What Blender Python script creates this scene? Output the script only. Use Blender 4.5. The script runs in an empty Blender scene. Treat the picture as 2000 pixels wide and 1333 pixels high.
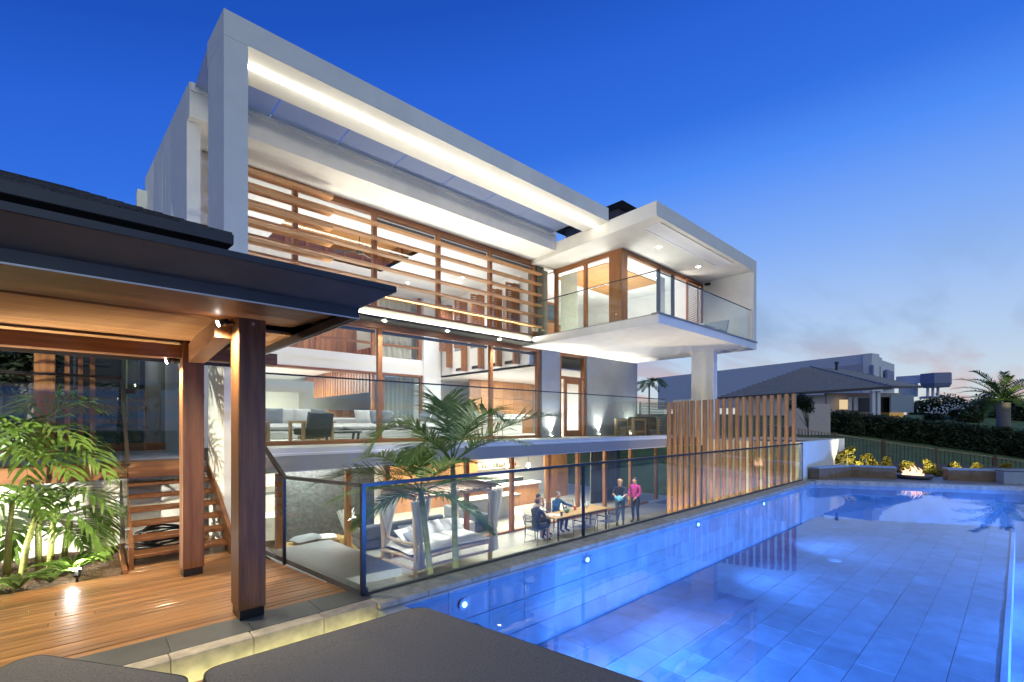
import bpy, math, random
from mathutils import Vector, Matrix
random.seed(7)
R = math.radians
SC = bpy.context.scene
COL = SC.collection
# ------------------------------------------------------------------ camera (level view, shift lens: verticals stay vertical)
EYE = 1.85
cam = bpy.data.cameras.new('camera'); camo = bpy.data.objects.new('camera', cam); COL.objects.link(camo)
cam.lens = 16.341; cam.sensor_width = 36; cam.shift_y = 0.0798; cam.clip_start = 0.05; cam.clip_end = 1500
camo.location = (0, 0, EYE); camo.rotation_euler = (math.pi/2, 0, R(-42.435))
SC.camera = camo
# ------------------------------------------------------------------ dusk sky
W = bpy.data.worlds.new('World'); SC.world = W; W.use_nodes = True
wn = W.node_tree.nodes; wl = W.node_tree.links; wn.clear()
def wnode(t, **k):
    n = wn.new(t)
    for a, b in k.items(): setattr(n, a, b)
    return n
w_out = wnode('ShaderNodeOutputWorld'); w_bg = wnode('ShaderNodeBackground'); w_tc = wnode('ShaderNodeTexCoord')
w_sep = wnode('ShaderNodeSeparateXYZ'); w_dot = wnode('ShaderNodeVectorMath', operation='DOT_PRODUCT')
az = R(-42.435 - 35)                       # where the sun went down, right of the view
w_dot.inputs[1].default_value = (-math.sin(az), math.cos(az), 0)
w_m = wnode('ShaderNodeMath', operation='MULTIPLY_ADD'); w_m.inputs[1].default_value = -0.29
w_add = wnode('ShaderNodeMath', operation='MULTIPLY_ADD'); w_add.inputs[1].default_value = 0.6; w_add.inputs[2].default_value = 0.24
w_r = wnode('ShaderNodeValToRGB')
wl.new(w_tc.outputs['Generated'], w_sep.inputs[0]); wl.new(w_tc.outputs['Generated'], w_dot.inputs[0])
wl.new(w_dot.outputs['Value'], w_m.inputs[0]); wl.new(w_sep.outputs['Z'], w_m.inputs[2])
wl.new(w_m.outputs[0], w_add.inputs[0]); wl.new(w_add.outputs[0], w_r.inputs[0])
def rp(p): return p*0.6+0.24
stops = [(-.33,(.74,.72,.60)),(-.24,(.64,.72,.76)),(-.134,(.46,.62,.86)),(.03,(.24,.44,.93)),(.192,(.08,.27,.93)),(.281,(.034,.165,.76)),(.39,(.024,.13,.69)),(.5,(.013,.086,.52)),(.8,(.008,.05,.36))]
e = w_r.color_ramp.elements
e[0].position = rp(stops[0][0]); e[0].color = stops[0][1]+(1,)
e[1].position = rp(stops[-1][0]); e[1].color = stops[-1][1]+(1,)
for p, c in stops[1:-1]:
    q = e.new(rp(p)); q.color = c+(1,)
# thin streaks of cloud low over the horizon
w_div = wnode('ShaderNodeVectorMath', operation='DIVIDE'); w_cmb = wnode('ShaderNodeCombineXYZ')
w_zz = wnode('ShaderNodeMath', operation='ADD'); w_zz.inputs[1].default_value = 0.10
wl.new(w_sep.outputs['Z'], w_zz.inputs[0])
for i in range(3): wl.new(w_zz.outputs[0], w_cmb.inputs[i])
wl.new(w_tc.outputs['Generated'], w_div.inputs[0]); wl.new(w_cmb.outputs[0], w_div.inputs[1])
w_map = wnode('ShaderNodeMapping'); w_map.inputs['Rotation'].default_value = (0,0,R(-42)); w_map.inputs['Scale'].default_value = (.30,1.1,.1); w_map.inputs['Location'].default_value=(.6,2.1,0)
w_noi = wnode('ShaderNodeTexNoise'); w_noi.inputs['Scale'].default_value = 1.6; w_noi.inputs['Detail'].default_value = 5; w_noi.inputs['Roughness'].default_value=.55
w_cr = wnode('ShaderNodeMapRange'); w_cr.inputs[1].default_value = .44; w_cr.inputs[2].default_value = .60
w_low = wnode('ShaderNodeMapRange'); w_low.inputs[1].default_value = .34; w_low.inputs[2].default_value = .03; w_low.inputs[4].default_value=.85
w_mul = wnode('ShaderNodeMath', operation='MULTIPLY')
wl.new(w_div.outputs[0], w_map.inputs[0]); wl.new(w_map.outputs[0], w_noi.inputs['Vector']); wl.new(w_noi.outputs['Fac'], w_cr.inputs[0])
wl.new(w_sep.outputs['Z'], w_low.inputs[0]); wl.new(w_cr.outputs[0], w_mul.inputs[0]); wl.new(w_low.outputs[0], w_mul.inputs[1])
w_ccol = wnode('ShaderNodeMix', data_type='RGBA')
w_ccol.inputs[6].default_value = (.66,.42,.40,1); w_ccol.inputs[7].default_value = (.20,.32,.52,1)
w_cm = wnode('ShaderNodeMapRange'); w_cm.inputs[1].default_value=.07; w_cm.inputs[2].default_value=.17
wl.new(w_sep.outputs['Z'], w_cm.inputs[0]); wl.new(w_cm.outputs[0], w_ccol.inputs[0])
w_mix = wnode('ShaderNodeMix', data_type='RGBA')
wl.new(w_mul.outputs[0], w_mix.inputs[0]); wl.new(w_r.outputs[0], w_mix.inputs[6]); wl.new(w_ccol.outputs[2], w_mix.inputs[7])
wl.new(w_mix.outputs[2], w_bg.inputs[0]); w_bg.inputs[1].default_value = 1.0
wl.new(w_bg.outputs[0], w_out.inputs[0])
SC.view_settings.view_transform = 'Standard'; SC.view_settings.look = 'None'; SC.view_settings.gamma = 1; SC.view_settings.exposure = 0.0
cy = SC.cycles
cy.use_denoising = True; cy.max_bounces = 7; cy.diffuse_bounces = 4; cy.glossy_bounces = 4; cy.transmission_bounces = 4; cy.transparent_max_bounces = 28
cy.sample_clamp_indirect = 4; cy.sample_clamp_direct = 0; cy.caustics_reflective = False; cy.caustics_refractive = False; cy.blur_glossy = .5
# soft afterglow of the open sky over the water side
sun=bpy.data.lights.new('afterglow','SUN'); sun.energy=0.95; sun.angle=R(75); sun.color=(.90,1,.74)
suno=bpy.data.objects.new('afterglow',sun); COL.objects.link(suno); suno.location=(0,-20,30)
suno.rotation_euler=Vector((.55,1,-.9)).to_track_quat('-Z','Y').to_euler()
POWER=3.7
# ------------------------------------------------------------------ helpers
FPX = 907.85; FWD = (.67473, .73806); RGT = (.73806, -.67473)
def at(x, y, z=None, X=None, Y=None, d=None):
    """a point of the photograph put at a known height, plane or distance"""
    u = (x-1000)/FPX; v = (826-y)/FPX
    dx = u*RGT[0]+FWD[0]; dy = u*RGT[1]+FWD[1]
    t = d if d is not None else (z-EYE)/v if z is not None else X/dx if X is not None else Y/dy
    return Vector((dx*t, dy*t, EYE+v*t))
class MB:
    def __init__(s): s.v=[]; s.f=[]; s.mi=[]; s.smooth=False
    def add(s, vs, fs, m=0):
        o=len(s.v); s.v += [tuple(p) for p in vs]; s.f += [tuple(i+o for i in f) for f in fs]; s.mi += [m]*len(fs); return s
    def box(s, x0,x1,y0,y1,z0,z1, m=0, b=0):
        if b<=0:
            return s.add([(x0,y0,z0),(x1,y0,z0),(x1,y1,z0),(x0,y1,z0),(x0,y0,z1),(x1,y0,z1),(x1,y1,z1),(x0,y1,z1)],
                  [(0,3,2,1),(4,5,6,7),(0,1,5,4),(1,2,6,5),(2,3,7,6),(3,0,4,7)], m)
        vs=[]; idx={}
        L=((x0,x1),(y0,y1),(z0,z1))
        for cx in (0,1):
            for cyy in (0,1):
                for cz in (0,1):
                    c=(cx,cyy,cz)
                    for ax in range(3):
                        p=[]
                        for k in range(3):
                            q=L[k][c[k]]
                            if k!=ax: q += b*(1-2*c[k])
                            p.append(q)
                        idx[(c,ax)]=len(vs); vs.append(p)
        fs=[]
        def orient(face, n):
            a,bb,c=[Vector(vs[i]) for i in face[:3]]
            return face if (bb-a).cross(c-a).dot(n)>0 else face[::-1]
        for ax in range(3):
            o1,o2=[k for k in range(3) if k!=ax]
            for sgn in (0,1):
                q=[]
                for a_,b_ in ((0,0),(1,0),(1,1),(0,1)):
                    c=[0,0,0]; c[ax]=sgn; c[o1]=a_; c[o2]=b_; q.append(idx[(tuple(c),ax)])
                n=Vector((0,0,0)); n[ax]=2*sgn-1; fs.append(orient(q,n))
            for s1 in (0,1):
                for s2 in (0,1):
                    c0=[0,0,0]; c1=[0,0,0]; c0[ax]=0; c1[ax]=1
                    c0[o1]=c1[o1]=s1; c0[o2]=c1[o2]=s2
                    q=[idx[(tuple(c0),o1)],idx[(tuple(c1),o1)],idx[(tuple(c1),o2)],idx[(tuple(c0),o2)]]
                    n=Vector((0,0,0)); n[o1]=2*s1-1; n[o2]=2*s2-1; fs.append(orient(q,n))
        for cx in (0,1):
            for cyy in (0,1):
                for cz in (0,1):
                    c=(cx,cyy,cz); fs.append(orient([idx[(c,0)],idx[(c,1)],idx[(c,2)]],Vector((2*cx-1,2*cyy-1,2*cz-1))))
        return s.add(vs,fs,m)
    def prism(s, poly, z0, z1, m=0):
        n=len(poly); ar=sum(poly[i][0]*poly[(i+1)%n][1]-poly[(i+1)%n][0]*poly[i][1] for i in range(n))
        if ar<0: poly=poly[::-1]
        return s.add([(x,y,z0) for x,y in poly]+[(x,y,z1) for x,y in poly],
              [tuple(range(n))[::-1],tuple(range(n,2*n))]+[(i,(i+1)%n,n+(i+1)%n,n+i) for i in range(n)], m)
    def tube(s, pts, rad, n=8, m=0, cap=True):
        pts=[Vector(p) for p in pts]
        if not isinstance(rad,(list,tuple)): rad=[rad]*len(pts)
        vs=[]; up=None
        for i,p in enumerate(pts):
            t=(pts[min(i+1,len(pts)-1)]-pts[max(i-1,0)]).normalized()
            if up is None: up=Vector((0,0,1)) if abs(t.z)<.9 else Vector((1,0,0))
            a=t.cross(up).normalized(); b=a.cross(t).normalized(); up=b
            for k in range(n):
                g=2*math.pi*k/n; vs.append(p+(a*math.cos(g)+b*math.sin(g))*rad[i])
        fs=[]
        for i in range(len(pts)-1):
            for k in range(n):
                k2=(k+1)%n; fs.append((i*n+k,i*n+k2,(i+1)*n+k2,(i+1)*n+k))
        if cap: fs += [tuple(range(n))[::-1], tuple(range((len(pts)-1)*n,len(pts)*n))]
        return s.add(vs,[f[::-1] for f in fs],m)
    def bar(s, a, b, w, h, m=0, up=(0,0,1)):
        a=Vector(a); b=Vector(b); t=(b-a).normalized(); up=Vector(up)
        if abs(t.dot(up))>.98: up=Vector((1,0,0))
        r=t.cross(up).normalized()*w/2; u=r.cross(t).normalized()*h/2
        vs=[a-r-u,a+r-u,a+r+u,a-r+u,b-r-u,b+r-u,b+r+u,b-r+u]
        return s.add(vs,[(0,1,2,3),(7,6,5,4),(0,4,5,1),(1,5,6,2),(2,6,7,3),(3,7,4,0)],m)
    def lathe(s, prof, c=(0,0,0), n=16, m=0):
        c=Vector(c); vs=[]; fs=[]
        for r,z in prof:
            for k in range(n):
                g=2*math.pi*k/n; vs.append(c+Vector((r*math.cos(g),r*math.sin(g),z)))
        for i in range(len(prof)-1):
            for k in range(n):
                k2=(k+1)%n; fs.append((i*n+k,i*n+k2,(i+1)*n+k2,(i+1)*n+k))
        fs += [tuple(range(n))[::-1], tuple(range((len(prof)-1)*n,len(prof)*n))]
        return s.add(vs,fs,m)
    def ball(s, c, r, n=10, rings=7, m=0):
        if not isinstance(r,(list,tuple)): r=(r,r,r)
        vs=[]; fs=[]; c=Vector(c)
        for i in range(rings+1):
            th=math.pi*i/rings
            for k in range(n):
                g=2*math.pi*k/n; vs.append(c+Vector((r[0]*math.sin(th)*math.cos(g),r[1]*math.sin(th)*math.sin(g),r[2]*math.cos(th))))
        for i in range(rings):
            for k in range(n):
                k2=(k+1)%n; fs.append((i*n+k,(i+1)*n+k,(i+1)*n+k2,i*n+k2))
        return s.add(vs,fs,m)
    def pillow(s, c, sx, sy, sz, rot=None, n=8, m=0, p=.55):
        """a stuffed cushion: a lens with soft corners"""
        c=Vector(c); vs=[]; fs=[]
        for side in (1,-1):
            for i in range(n+1):
                for j in range(n+1):
                    a=-1+2*i/n; b=-1+2*j/n
                    h=((1-a**4)*(1-b**4))**p
                    q=Vector((a*sx*(1-.05*(1-abs(b))),b*sy*(1-.05*(1-abs(a))),side*h*sz))
                    vs.append(c+(rot@q if rot else q))
        N=(n+1)*(n+1)
        for i in range(n):
            for j in range(n):
                a=i*(n+1)+j; f=(a,a+n+1,a+n+2,a+1); fs.append(f); fs.append(tuple(k+N for k in f[::-1]))
        return s.add(vs,fs,m)
    def mesh(s, name, mats):
        me=bpy.data.meshes.new(name); me.from_pydata(s.v,[],s.f)
        for m in (mats if isinstance(mats,(list,tuple)) else [mats]): me.materials.append(m)
        if len(me.materials)>1: me.polygons.foreach_set('material_index', s.mi)
        if s.smooth: me.polygons.foreach_set('use_smooth',[True]*len(me.polygons))
        me.update(); return me
    def build(s, name, mats, parent=None, smooth=None):
        if smooth is not None: s.smooth=smooth
        o=bpy.data.objects.new(name, s.mesh(name,mats)); COL.objects.link(o); adopt(o,parent); return o
WM = {}
def adopt(o, p):
    if p is not None:
        o.parent=p; o.matrix_parent_inverse = WM.get(p.name, Matrix.Identity(4)).inverted()
    return o
def tag(o, label=None, cat=None, group=None, kind=None):
    if label: o['label']=label
    if cat: o['category']=cat
    if group: o['group']=group
    if kind: o['kind']=kind
    return o
def thing(name, label, cat, loc=(0,0,0), group=None):
    o=bpy.data.objects.new(name,None); COL.objects.link(o); o.location=loc; o.empty_display_size=.2
    WM[o.name]=Matrix.Translation(Vector(loc)); tag(o,label,cat,group); return o
def local(name,label,cat,group=None):
    """a thing modelled round its own origin, to be moved or copied afterwards"""
    return thing(name,label,cat,(0,0,0),group)
def place(o, loc, rz=0, sc=1):
    o.location=loc; o.rotation_euler=(0,0,rz); o.scale=(sc,sc,sc); return o
def dup(o, loc, rz=0, label=None, sc=1):
    def cp(a,p):
        c=a.copy(); COL.objects.link(c)
        if p is not None: c.parent=p; c.matrix_parent_inverse=a.matrix_parent_inverse.copy()
        for ch in a.children: cp(ch,c)
        return c
    c=cp(o,None); place(c,loc,rz,sc)
    if label: c['label']=label
    return c
def bx(name, x0,x1,y0,y1,z0,z1, mat, parent=None, b=0):
    return MB().box(x0,x1,y0,y1,z0,z1,0,b).build(name,mat,parent)
def lamp(name, kind, loc, energy, color=(1,.97,.92), parent=None, size=.05, aim=None, angle=100, blend=.6, size_y=None):
    l=bpy.data.lights.new(name,kind); l.energy=energy*POWER; l.color=color
    if kind=='AREA':
        l.shape='RECTANGLE'; l.size=size; l.size_y=size_y or size
    else: l.shadow_soft_size=size
    if kind=='SPOT': l.spot_size=R(angle); l.spot_blend=blend
    o=bpy.data.objects.new(name,l); COL.objects.link(o); o.location=loc
    if aim is not None: o.rotation_euler=(Vector(aim)-Vector(loc)).to_track_quat('-Z','Y').to_euler()
    adopt(o,parent); return o
# ------------------------------------------------------------------ materials
MATS={}
def mat(name, col, rough=.6, metal=0, var=.12, scale=6, bump=0, spec=.5, coat=0, stretch=(1,1,1), detail=4, rnd=.0, emit=None, estr=0, trans=0):
    if name in MATS: return MATS[name]
    m=bpy.data.materials.new(name); m.use_nodes=True; MATS[name]=m
    n=m.node_tree.nodes; l=m.node_tree.links; b=n['Principled BSDF']
    b.inputs['Roughness'].default_value=rough; b.inputs['Metallic'].default_value=metal; b.inputs['Specular IOR Level'].default_value=spec
    if coat: b.inputs['Coat Weight'].default_value=coat; b.inputs['Coat Roughness'].default_value=.15
    tc=n.new('ShaderNodeTexCoord'); mp=n.new('ShaderNodeMapping'); no=n.new('ShaderNodeTexNoise')
    mp.inputs['Scale'].default_value=stretch; no.inputs['Scale'].default_value=scale; no.inputs['Detail'].default_value=detail
    l.new(tc.outputs['Object'],mp.inputs[0]); l.new(mp.outputs[0],no.inputs['Vector'])
    mr=n.new('ShaderNodeMapRange'); mr.inputs[1].default_value=.25; mr.inputs[2].default_value=.75; mr.inputs[3].default_value=1-var; mr.inputs[4].default_value=1+var
    l.new(no.outputs['Fac'],mr.inputs[0])
    val=mr.outputs[0]
    if rnd:
        oi=n.new('ShaderNodeObjectInfo'); m2=n.new('ShaderNodeMapRange'); m2.inputs[3].default_value=1-rnd; m2.inputs[4].default_value=1+rnd
        l.new(oi.outputs['Random'],m2.inputs[0]); mu=n.new('ShaderNodeMath'); mu.operation='MULTIPLY'
        l.new(val,mu.inputs[0]); l.new(m2.outputs[0],mu.inputs[1]); val=mu.outputs[0]
    hs=n.new('ShaderNodeHueSaturation'); hs.inputs['Color'].default_value=tuple(col)+(1,); l.new(val,hs.inputs['Value']); l.new(hs.outputs[0],b.inputs['Base Color'])
    if bump:
        bp=n.new('ShaderNodeBump'); bp.inputs['Strength'].default_value=bump; bp.inputs['Distance'].default_value=.02
        l.new(no.outputs['Fac'],bp.inputs['Height']); l.new(bp.outputs[0],b.inputs['Normal'])
    if emit: b.inputs['Emission Color'].default_value=tuple(emit)+(1,); b.inputs['Emission Strength'].default_value=estr
    if trans:
        tr=n.new('ShaderNodeBsdfTranslucent'); l.new(hs.outputs[0],tr.inputs[0]); mx=n.new('ShaderNodeMixShader'); mx.inputs[0].default_value=trans
        l.new(b.outputs[0],mx.inputs[1]); l.new(tr.outputs[0],mx.inputs[2]); l.new(mx.outputs[0],n['Material Output'].inputs[0])
    return m
def wood(name, c1, c2, axis='x', rough=.4, rnd=.25, grain=1.0, coat=0):
    """timber: fine fibres and broad figure running along one axis, each piece its own tone"""
    key=name+axis
    if key in MATS: return MATS[key]
    m=bpy.data.materials.new(key); m.use_nodes=True; MATS[key]=m
    n=m.node_tree.nodes; l=m.node_tree.links; b=n['Principled BSDF']; b.inputs['Roughness'].default_value=rough
    if coat: b.inputs['Coat Weight'].default_value=coat; b.inputs['Coat Roughness'].default_value=.12
    tc=n.new('ShaderNodeTexCoord'); oi=n.new('ShaderNodeObjectInfo'); ad=n.new('ShaderNodeVectorMath'); ad.operation='MULTIPLY_ADD'
    ad.inputs[1].default_value=(1,1,1)
    cm=n.new('ShaderNodeCombineXYZ'); mm=n.new('ShaderNodeMath'); mm.operation='MULTIPLY'; mm.inputs[1].default_value=37
    l.new(oi.outputs['Random'],mm.inputs[0])
    for i in range(3): l.new(mm.outputs[0],cm.inputs[i])
    l.new(tc.outputs['Object'],ad.inputs[0]); l.new(cm.outputs[0],ad.inputs[2])
    def noise(sc, st, det):
        mp=n.new('ShaderNodeMapping'); s=[st]*3; s['xyz'.index(axis)]=1; mp.inputs['Scale'].default_value=s
        no=n.new('ShaderNodeTexNoise'); no.inputs['Scale'].default_value=sc; no.inputs['Detail'].default_value=det
        l.new(ad.outputs[0],mp.inputs[0]); l.new(mp.outputs[0],no.inputs['Vector']); return no
    n1=noise(1.2,14*grain,5); n2=noise(4,45,3)
    mx=n.new('ShaderNodeMix'); mx.data_type='RGBA'; mr=n.new('ShaderNodeMapRange'); mr.inputs[1].default_value=.32; mr.inputs[2].default_value=.68
    l.new(n1.outputs['Fac'],mr.inputs[0]); l.new(mr.outputs[0],mx.inputs[0]); mx.inputs[6].default_value=tuple(c1)+(1,); mx.inputs[7].default_value=tuple(c2)+(1,)
    m2=n.new('ShaderNodeMapRange'); m2.inputs[1].default_value=.3; m2.inputs[2].default_value=.7; m2.inputs[3].default_value=.8; m2.inputs[4].default_value=1.15
    l.new(n2.outputs['Fac'],m2.inputs[0])
    m3=n.new('ShaderNodeMapRange'); m3.inputs[3].default_value=1-rnd; m3.inputs[4].default_value=1+rnd; l.new(oi.outputs['Random'],m3.inputs[0])
    mu=n.new('ShaderNodeMath'); mu.operation='MULTIPLY'; l.new(m2.outputs[0],mu.inputs[0]); l.new(m3.outputs[0],mu.inputs[1])
    hs=n.new('ShaderNodeHueSaturation'); l.new(mx.outputs[2],hs.inputs['Color']); l.new(mu.outputs[0],hs.inputs['Value']); l.new(hs.outputs[0],b.inputs['Base Color'])
    bp=n.new('ShaderNodeBump'); bp.inputs['Strength'].default_value=.15; bp.inputs['Distance'].default_value=.004
    l.new(n2.outputs['Fac'],bp.inputs['Height']); l.new(bp.outputs[0],b.inputs['Normal'])
    rr=n.new('ShaderNodeMapRange'); rr.inputs[3].default_value=rough*.75; rr.inputs[4].default_value=min(1,rough*1.35); l.new(n1.outputs['Fac'],rr.inputs[0]); l.new(rr.outputs[0],b.inputs['Roughness'])
    return m
def glass(name, tint=(.93,.97,.96), rough=0.0, ior=1.5, haze=0, hazecol=(.8,.85,.9)):
    m=bpy.data.materials.new(name); m.use_nodes=True; n=m.node_tree.nodes; l=m.node_tree.links; n.clear()
    out=n.new('ShaderNodeOutputMaterial'); t=n.new('ShaderNodeBsdfTransparent'); g=n.new('ShaderNodeBsdfGlossy'); mx=n.new('ShaderNodeMixShader'); fr=n.new('ShaderNodeFresnel')
    t.inputs[0].default_value=tuple(tint)+(1,); g.inputs['Roughness'].default_value=rough; fr.inputs[0].default_value=ior
    # Fresnel by the outer side of the pane only, so both faces of a thin sheet act alike
    geo=n.new('ShaderNodeNewGeometry'); lw=n.new('ShaderNodeLayerWeight'); 
    dt=n.new('ShaderNodeVectorMath'); dt.operation='DOT_PRODUCT'; l.new(geo.outputs['Incoming'],dt.inputs[0]); l.new(geo.outputs['Normal'],dt.inputs[1])
    ab=n.new('ShaderNodeMath'); ab.operation='ABSOLUTE'; l.new(dt.outputs['Value'],ab.inputs[0])
    one=n.new('ShaderNodeMath'); one.operation='SUBTRACT'; one.inputs[0].default_value=1; l.new(ab.outputs[0],one.inputs[1])
    pw=n.new('ShaderNodeMath'); pw.operation='POWER'; pw.inputs[1].default_value=5; l.new(one.outputs[0],pw.inputs[0])
    f0=((ior-1)/(ior+1))**2
    ma=n.new('ShaderNodeMath'); ma.operation='MULTIPLY_ADD'; ma.inputs[1].default_value=1-f0; ma.inputs[2].default_value=f0; l.new(pw.outputs[0],ma.inputs[0])
    l.new(ma.outputs[0],mx.inputs[0]); l.new(t.outputs[0],mx.inputs[1]); l.new(g.outputs[0],mx.inputs[2])
    fin=mx
    if haze:
        d=n.new('ShaderNodeBsdfDiffuse'); d.inputs[0].default_value=tuple(hazecol)+(1,); tl=n.new('ShaderNodeBsdfTranslucent'); tl.inputs[0].default_value=tuple(hazecol)+(1,)
        dd=n.new('ShaderNodeMixShader'); l.new(d.outputs[0],dd.inputs[1]); l.new(tl.outputs[0],dd.inputs[2])
        fin=n.new('ShaderNodeMixShader'); fin.inputs[0].default_value=haze; l.new(mx.outputs[0],fin.inputs[1]); l.new(dd.outputs[0],fin.inputs[2])
    l.new(fin.outputs[0],out.inputs[0]); MATS[name]=m; return m
def glow(name, col, s):
    m=bpy.data.materials.new(name); m.use_nodes=True; n=m.node_tree.nodes; l=m.node_tree.links; n.clear()
    o=n.new('ShaderNodeOutputMaterial'); em=n.new('ShaderNodeEmission'); em.inputs[0].default_value=tuple(col)+(1,); em.inputs[1].default_value=s; l.new(em.outputs[0],o.inputs[0]); return m
WHITE=mat('white_render',(.76,.74,.645),.75,var=.05,scale=3,bump=.03,detail=8)
GREYW=mat('grey_render',(.30,.31,.31),.8,var=.06,scale=4,bump=.05,detail=8)
FASC=mat('slab_grey_paint',(.22,.22,.215),.6,var=.05,scale=3,bump=.02)
PLAST=mat('white_plaster',(.82,.81,.79),.8,var=.02,scale=2)
CREAM=mat('cream_plaster',(.72,.70,.60),.7,var=.03,scale=3)
OLIVE=mat('olive_paint',(.13,.13,.095),.6,var=.05,scale=3)
DARKM=mat('dark_fascia_metal',(.030,.034,.042),.38,metal=.3,var=.15,scale=5)
DARKU=mat('dark_soffit_sheet',(.10,.105,.11),.5,var=.1,scale=5)
BLACK=mat('black_powdercoat',(.012,.012,.014),.3,var=.1)
STEEL=mat('brushed_steel',(.55,.56,.58),.3,metal=1,var=.1,stretch=(1,1,12))
TIM=lambda a: wood('hardwood_',(.24,.085,.028),(.38,.155,.052),a,.42,.2)
SLAT=lambda a: wood('cedar_slat_',(.52,.26,.095),(.66,.36,.15),a,.5,.15)
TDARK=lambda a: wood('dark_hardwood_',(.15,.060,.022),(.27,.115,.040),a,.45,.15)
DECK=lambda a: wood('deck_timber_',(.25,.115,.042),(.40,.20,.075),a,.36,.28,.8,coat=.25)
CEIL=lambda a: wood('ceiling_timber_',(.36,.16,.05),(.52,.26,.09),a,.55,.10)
PANEL=lambda a: wood('timber_panel_',(.27,.115,.04),(.42,.20,.08),a,.4,.25)
GLASS=glass('clear_glass'); FENCEG=glass('fence_glass',(.93,.97,.96),ior=1.85); GLASSD=glass('window_glass',(.90,.93,.93),ior=1.5)
FROST=glass('roof_glass',(.62,.68,.74),ior=1.5,haze=.55,hazecol=(.50,.54,.58))
LEDM=glow('led_strip_glow',(1,.94,.84),18); LAMPM=glow('lamp_glow',(1,.95,.86),60); POOLM=glow('pool_lens_glow',(.85,.95,1),25); POOLD=glow('added_pool_lens',(.6,.8,1),1.5); PENDM=glow('pendant_glow',(1,.86,.6),40); SOFTM=glow('soft_led_glow',(1,.95,.85),10)
# ================================================================== SETTING
LAWN=mat('lawn_grass',(.10,.16,.05),.9,var=.35,scale=1.2,bump=.6,detail=10)
SOIL=mat('garden_soil',(.13,.085,.05),.95,var=.5,scale=28,bump=1.0,detail=8)
STONE=mat('coping_stone',(.44,.40,.32),.7,var=.3,scale=9,bump=.35,detail=9,rnd=.12)
SLATE=mat('slate_tile',(.085,.095,.10),.35,var=.18,scale=5,bump=.1,detail=8,rnd=.12)
PATIO=mat('patio_tile',(.32,.30,.27),.5,var=.12,scale=4,bump=.05,detail=8,rnd=.1)
PTILE=mat('pool_tile',(.40,.43,.46),.6,var=.22,scale=3.5,bump=.1,detail=9,rnd=.15)
PWALL=mat('pool_wall_tile',(.32,.37,.42),.6,var=.2,scale=3,detail=8)
def terrain(x,y):
    t=max(0,min(1,(x-21)/8)); s=t*t*(3-2*t)
    far=-1.4+.165*y+.10*(x-35.7)
    far=max(-2.4,min(2.7,far))
    return -2.35*(1-s)+far*s
g=MB(); xs=[-220,-120,-60,-30,-10]+[0+2.5*i for i in range(40)]+[105,120,150,200,300,450]; ys=[-300,-180,-110,-60,-40]+[-30+2.5*i for i in range(32)]+[55,65,80,110,160,240,400]
vs=[(x,y,terrain(x,y)) for x in xs for y in ys]; n=len(ys)
g.add(vs,[(i*n+j,(i+1)*n+j,(i+1)*n+j+1,i*n+j+1) for i in range(len(xs)-1) for j in range(n-1)])
tag(g.build('ground',LAWN,smooth=True),kind='structure')
# ---- pool
PX0=2.45; PY1=4.42
def farx(y): return 16.9+.614*(4.67-y)
WZ=-.10; FZ=-1.15
pool=tag(MB().prism([(PX0,.12),(farx(.12),.12),(farx(PY1),PY1),(PX0,PY1)],FZ-.4,FZ-.02).build('pool',mat('pale_grout',(.50,.53,.56),.8,var=.1)),kind='structure')
wallm=MB()
wallm.box(PX0-.25,farx(PY1)+.3,PY1+.004,PY1+.26,FZ-.4,-.062)
wallm.box(PX0-.25,PX0,-2.6,PY1,FZ-1.4,-.062)
wallm.prism([(farx(PY1),PY1),(farx(-2.6),-2.6),(farx(-2.6)+.3,-2.6),(farx(PY1)+.3,PY1)],FZ-1.4,-.062)
wallm.box(PX0-.25,farx(-2.6)+.3,-2.85,-2.6,FZ-1.4,-.02)
wallm.build('pool_wall',PWALL,pool)
MB().prism([(PX0,-2.6),(farx(-2.6),-2.6),(farx(.1),.1),(PX0,.1)],FZ-1.4,FZ-.9).build('deep_end_floor',PWALL,pool)
MB().box(PX0,farx(.12),.10,.16,FZ-.9,FZ+.012).build('shelf_edge',mat('pale_edge_tile',(.62,.66,.7),.5,var=.1),pool)
MB().prism([(PX0,.3),(3.25,.3),(3.45,PY1),(PX0,PY1)],FZ,-.55).build('entry_step',PWALL,pool)
tw,td=.62,.41
row=0; y=.17
while y<PY1-.02:
    y1=min(y+td,PY1); x=PX0+.9-(row%2)*tw*.5
    while x<farx(y)-.05:
        x1=min(x+tw,farx(y1)-.002 if x+tw>farx(y1) else x+tw)
        if x1-x>.08:
            MB().box(max(x,3.3)+.004,x1-.004,y+.004,y1-.004,FZ-.02,FZ+random.uniform(0,.004)).build('pool_tile',PTILE,pool)
        x+=tw
    y=y1; row+=1
# tiles down the fence side of the pool, each one set a hair proud
x=PX0
while x<17.0:
    x1=min(x+.6,17.05)
    for z0,z1 in ((-.46,-.064),(-.86,-.464),(FZ,-.864)):
        MB().box(x+.003,x1-.003,PY1-.008-random.uniform(0,.003),PY1+.002,z0+.003,z1-.003).build('wall_tile',PTILE,pool)
    x=x1
MB().lathe([(.0,.0),(.13,.0),(.13,.012),(.10,.016),(.095,.008),(.06,.008),(.055,.018),(.0,.018)],at(1630,1096,z=FZ)+Vector((0,0,.006)),24).build('pool_drain',mat('white_plastic',(.8,.8,.8),.4,var=.02),pool)
wm=bpy.data.materials.new('pool_water'); wm.use_nodes=True; n_=wm.node_tree.nodes; l_=wm.node_tree.links; n_.clear()
o_=n_.new('ShaderNodeOutputMaterial'); t_=n_.new('ShaderNodeBsdfTransparent'); t_.inputs[0].default_value=(.07,.24,.93,1); g_=n_.new('ShaderNodeBsdfGlossy'); g_.inputs['Roughness'].default_value=.015
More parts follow.
